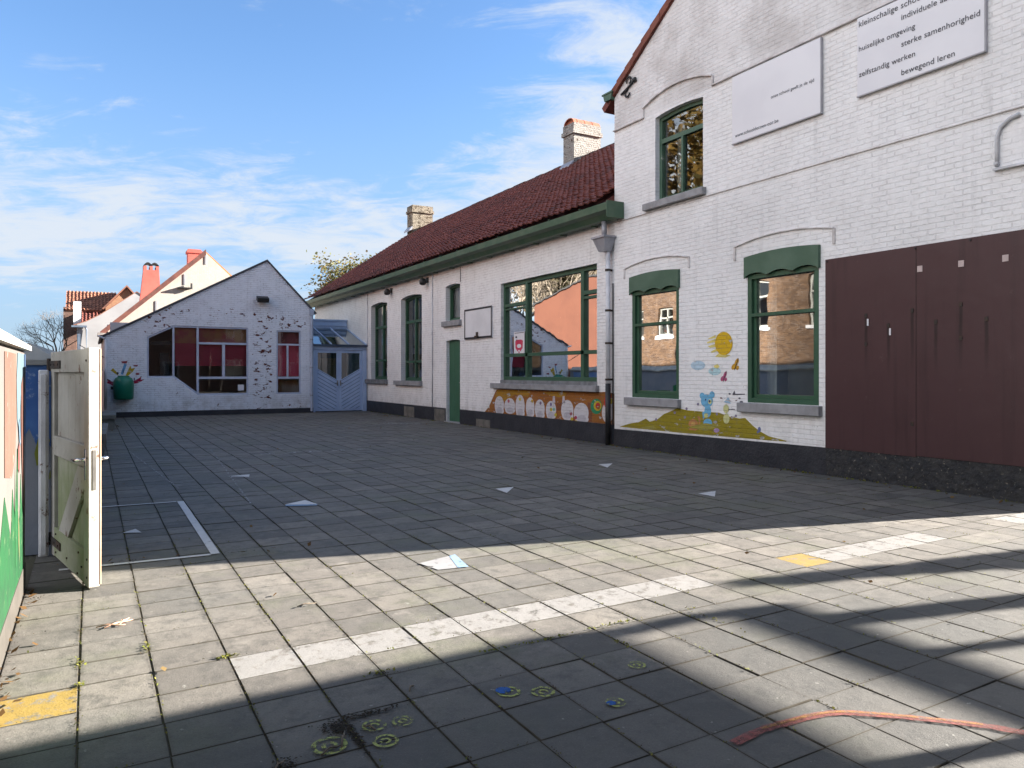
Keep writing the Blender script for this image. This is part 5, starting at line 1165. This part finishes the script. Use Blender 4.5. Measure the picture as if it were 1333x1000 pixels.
# ================================================================== trees
def tree(name, label, cat, loc, H, spread, z0, seed, leaf=None, nleaf=0, ls=0.1, group=None, lean=(0,0), depth=4, droop=0.0, tr=0.16, cluster=0.45):
    rnd = random.Random(seed); t = thing(name, label, cat, loc, group); wood = MB(); tips = []
    def grow(p, d, L, r, k):
        n = 4; path = [p]; q = p
        for i in range(n):
            d = (d+Vector((rnd.gauss(0,0.13), rnd.gauss(0,0.13), rnd.gauss(0.04,0.08)-droop*0.06*(depth-k)))).normalized(); q = q+d*L/n; path.append(q)
        wood.tube(path, [r*(1-0.45*i/n) for i in range(n+1)], 7 if k > 1 else 5, cap=False)
        if k <= 1: tips.extend(path[1:])
        if k == 0: return
        m_ = rnd.randint(3, 4) if k > 1 else rnd.randint(3, 5)
        for i in range(m_):
            at = path[rnd.randint(2, n)] if i else path[n]
            ang = rnd.uniform(0, 6.28); sp = rnd.uniform(0.45, 0.95)*spread
            a = d.orthogonal().normalized(); b = d.cross(a)
            nd = (d+(a*math.cos(ang)+b*math.sin(ang))*sp).normalized()
            grow(at, nd, L*rnd.uniform(0.58, 0.82), r*0.55*rnd.uniform(0.75,1), k-1)
    base = Vector(loc); top = base+Vector((lean[0], lean[1], z0))
    wood.tube([base, (base*0.5+top*0.5)+Vector((0.06,0.03,0)), top], [tr*1.3, tr, tr*0.85], 10)
    for i in range(4):
        a = 6.28*i/4+rnd.uniform(0,1); grow(top-Vector((0,0,rnd.uniform(0,z0*0.15))), Vector((math.cos(a)*0.5*spread, math.sin(a)*0.5*spread, 0.8)).normalized(), (H-z0)*0.40, tr*0.6, depth-1)
    grow(top, Vector((0,0,1)), (H-z0)*0.42, tr*0.7, depth-1)
    wood.build('trunk', BARK, t, smooth=True, fix=False)
    if leaf:
        m = MB()
        for _ in range(nleaf):
            c = rnd.choice(tips)+Vector((rnd.gauss(0,cluster), rnd.gauss(0,cluster), rnd.gauss(0,cluster*0.8)))
            u = Vector((rnd.gauss(0,1), rnd.gauss(0,1), rnd.gauss(0,0.6))).normalized(); w = u.orthogonal().normalized(); w = Matrix.Rotation(rnd.uniform(0,6.28), 3, u) @ w
            s = ls*rnd.uniform(0.6,1.35); m.r = rnd.random()
            m.add([c-u*s, c+w*s*0.6, c+u*s, c-w*s*0.6], [(0,1,2,3)])
        m.build('crown', leaf, t, rnd=True, fix=False)
    return t
tree('autumn_tree', 'yellowing leafy tree rising behind the left end of the long roof', 'tree', (15.6,48,0), 8.9, 0.95, 3.2, 12, LEAF_A, 10000, 0.105, cluster=0.42, tr=0.2)
tree('bare_tree', 'small bare tree in front of the far brick house', 'tree', (-2.0,58,0), 5.5, 0.9, 2.0, 5, None, depth=5, tr=0.11)
tree('golden_tree', 'tall golden autumn tree beyond the wall on the left, mirrored in the upper window', 'tree', (-10.5,31,0), 16.5, 1.0, 5.0, 31, LEAF_Y, 9000, 0.22, tr=0.3, cluster=0.7)
for i, (x, y, h) in enumerate(((-12.0,47,13),(-12.5,54,14),(-16,55,12),(-15,62,15))):
    tree('tall_bare_tree', ['tall bare tree outside the yard to the left, mirrored in the big window','second tall bare tree mirrored above the orange roof','slender bare tree far left outside the yard','farthest tall bare tree left of the yard'][i], 'tree', (x,y,0), h, 0.7, 4.0, 40+i, None, depth=4, tr=0.2, group='bare trees left of the yard')

DULL = leaf_mat('dull_leaves', (0.035,0.030,0.016), (0.055,0.042,0.02), (0.03,0.032,0.016))
for i, (x, y, h) in enumerate(((-18.5,46,15),(-22,56,17),(-24,49,16),(-23,66,18))):
    tree('brown_tree', ['brown leafed tree outside the yard, nearest of those behind the orange house','tall brown leafed tree behind the orange house','brown leafed tree farthest left of the yard','tallest brown leafed tree, farthest from the yard'][i], 'tree', (x,y,0), h, 1.0, 3.0, 60+i, DULL, 5000, 0.3, depth=4, tr=0.22, cluster=0.9, group='leafy trees left of the yard')

# ================================================================== brick house across the lane (mirrored in the windows)
XB = -4.6; nb = thing('yellow_brick_house', 'yellow brick house with white framed windows across the lane, mirrored in the green windows', 'house', (XB-2, 19, 0))
class PXn(PX):
    def __call__(s, u, z, d=0.0): return (s.X-d, u, z)
PBk = PXn(XB)
ops = [arch(17.0,18.3,3.2,5.1,0.1), arch(20.2,21.4,3.2,5.1,0.1), arch(24.0,25.0,3.1,4.4), arch(25.6,26.6,3.1,4.4), arch(14.0,15.3,3.2,5.1,0.1), arch(27.6,28.6,3.1,4.4)]
m = MB(); holed(m, PBk, [(9,0),(30,0),(30,6.2),(9,6.2)], ops, 0, 0.3); m.build('wall', BRICK_X, nb)
m = MB(); m.box(-9,XB-0.3,9,9.3,0,6.2); m.box(-9,XB-0.3,29.7,30,0,6.2); m.box(-9,-8.7,9.3,29.7,0,6.2); m.build('wall', WHITE_C, nb)
m = MB(); m.prism([(XB+0.3,8.9,6.1),(-6.8,8.9,8.2),(-9.3,8.9,6.1),(-9.3,8.9,6.25),(-6.8,8.9,8.36),(XB+0.3,8.9,6.25)], (0,21.2,0)); m.build('roof', ROOF_B, nb, rnd=True)
for q in ops:
    u0, u1 = q[0][0], q[1][0]; z0 = q[0][1]; z1 = max(p[1] for p in q)
    window(nb, PBk, q, 0.09, 0.12, 0.2, [((u0+u1)/2-0.04,(u0+u1)/2+0.04,z0+0.08,z1-0.06),(u0+0.08,u1-0.08,z0+(z1-z0)*0.62,z0+(z1-z0)*0.62+0.07)], DULLW, GLASS_D, (u0-0.1,u1+0.1,z0-0.14,z0-0.004,0.06), STONE)

oh = thing('orange_house', 'orange rendered gable house beyond the boundary wall, mirrored in the big window', 'house', (-6,33,0))
ORG = simple('orange_render', (0.060,0.018,0.008), (0.05,0.014,0.006), 0.9, 0.8, 0.004, wear=(0.11,0.025,0.010), wear_amt=0.70)
m = MB(); m.prism([(-5.0,30.2,0),(-5.0,38.6,0),(-5.0,38.6,5.45),(-5.0,33.0,6.55),(-5.0,30.2,6.45)], (-5,0,0)); m.build('wall', ORG, oh)
m = MB(); m.prism([(-4.9,38.8,5.42),(-4.9,33.0,6.56),(-4.9,33.0,6.66),(-4.9,38.8,5.52)], (-5.2,0,0)); m.prism([(-4.9,33.0,6.56),(-4.9,30.05,6.46),(-4.9,30.05,6.56),(-4.9,33.0,6.66)], (-5.2,0,0)); m.build('roof', BLACK, oh, rnd=True)

# ================================================================== unseen carport and conifer, inferred beside the yard entrance (they cast the near shade)
cp = thing('carport', 'unseen flat roofed carport on steel posts, placed to cast the near shade', 'carport', (10,-2,0))
m = MB(); m.prism([(7.3,0.86,3.5),(12.25,0.94,3.5),(12.25,0.94,3.68),(7.3,0.86,3.68)], (0,-6.5,0)); m.build('roof', CONC, cp)
m = MB(); m.box(12.86,13.04,-1.2,0.90,3.32,3.48); m.build('beam', IRON, cp)
for (x, y, r) in ((13.05,0.53,0.12),(13.05,-0.05,0.065),(7.7,0.4,0.06),(7.7,-5.2,0.06),(12.0,-5.2,0.06)):
    m = MB(); m.tube([(x,y,0),(x,y,3.32 if x > 13 else 3.5)], r, 12); m.build('post', IRON, cp)
m = MB(); m.box(12.2,12.9,0.80,0.90,3.485,3.58); m.build('bracket', IRON, cp)
cf = thing('conifer', 'slender dark conifer beside the passage right of the tall house', 'tree', (14.5,1.0,0))
m = MB(); rnd = random.Random(77); Hc = 3.9; cx, cy = 14.5, 1.0
for _ in range(5200):
    f = rnd.random()**0.6; z = 0.3+(Hc-0.3)*(1-f); rr = 0.06+0.60*f*(0.8+0.2*math.sin(z*9)); a = rnd.uniform(0,6.28); q = rr*math.sqrt(rnd.uniform(0.2,1))
    c = Vector((cx+q*math.cos(a), cy+q*math.sin(a), z)); u = Vector((math.cos(a)*0.6, math.sin(a)*0.6, rnd.uniform(0.2,1))).normalized(); w = u.orthogonal().normalized(); w = Matrix.Rotation(rnd.uniform(0,6.28),3,u) @ w; s = rnd.uniform(0.05,0.1); m.r = rnd.random()
    m.add([c-u*s, c+w*s*0.5, c+u*s, c-w*s*0.5], [(0,1,2,3)])
m.build('crown', LEAF_G, cf, rnd=True, fix=False)
m = MB(); m.tube([(cx,cy,0),(cx,cy,2.5)], [0.09,0.05], 8); m.build('trunk', BARK, cf)

# ================================================================== unseen street house, added behind the viewpoint (shades the entrance from the southern sky)
sh = thing('shading_house', 'unseen brick street house added behind the viewpoint to shade the yard entrance', 'house', (0,-3,0))
PS = PY(-2.6)
class PYn(PY):
    def __call__(s, u, z, d=0.0): return (u, s.Y-d, z)
PS = PYn(-2.6)
so_ = [arch(-5.2,-4.0,0.9,2.5), arch(2.0,3.2,0.9,2.5), arch(4.4,5.4,0.02,2.2), arch(-5.2,-4.0,3.8,5.3), arch(2.0,3.2,3.8,5.3)]
m = MB(); holed(m, PS, [(-8,0),(7,0),(7,6.6),(-8,6.6)], so_, 0, 0.3); m.build('wall', BRICK_Y, sh)
m = MB(); m.box(-8,-7.7,-9,-2.9,0,6.6); m.box(6.7,7,-9,-2.9,0,6.6); m.box(-8,7,-9.3,-9,0,6.6); m.build('wall', BRICK_Y, sh)
m = MB(); m.prism([(-8.2,-2.3,6.5),(-8.2,-5.9,8.9),(-8.2,-9.5,6.5),(-8.2,-9.5,6.65),(-8.2,-5.9,9.05),(-8.2,-2.3,6.65)], (15.4,0,0)); m.build('roof', ROOF_B, sh, rnd=True)
for q in so_:
    u0, u1 = q[0][0], q[1][0]; z0 = q[0][1]; z1 = max(p[1] for p in q)
    window(sh, PS, q, 0.08, 0.10, 0.2, [((u0+u1)/2-0.04,(u0+u1)/2+0.04,z0+0.07,z1-0.07)], SIGN, GLASS_D, (u0-0.1,u1+0.1,z0-0.12,z0-0.004,0.06) if z0 > 0.1 else None, STONE)

rh = thing('backdrop_house', 'unseen dark brick terrace house added across the street to block bright sky', 'house', (17,-10,0))  # unseen backdrop, added to keep bright sky out of the annex panes
PT = PYn(-9.6)
to_ = [arch(9.5+3.4*k, 10.8+3.4*k, z0, z1) for k in range(5) for z0, z1 in ((0.9,2.5),(3.9,5.4))]
m = MB(); holed(m, PT, [(7.2,0),(26,0),(26,6.4),(7.2,6.4)], to_, 0, 0.3); m.build('wall', BRICK_Y, rh)
m = MB(); m.box(7.2,7.5,-16,-9.9,0,6.4); m.box(25.7,26,-16,-9.9,0,6.4); m.box(7.2,26,-16.3,-16,0,6.4); m.build('wall', BRICK_Y, rh)
m = MB(); m.prism([(7.0,-9.3,6.3),(7.0,-12.9,8.7),(7.0,-16.5,6.3),(7.0,-16.5,6.45),(7.0,-12.9,8.85),(7.0,-9.3,6.45)], (19.2,0,0)); m.build('roof', ROOF_B, rh, rnd=True)
for q in to_:
    u0, u1 = q[0][0], q[1][0]; z0 = q[0][1]; z1 = q[2][1]
    window(rh, PT, q, 0.08, 0.10, 0.2, [((u0+u1)/2-0.04,(u0+u1)/2+0.04,z0+0.07,z1-0.07)], SIGN, GLASS_D, (u0-0.1,u1+0.1,z0-0.12,z0-0.004,0.06), STONE)
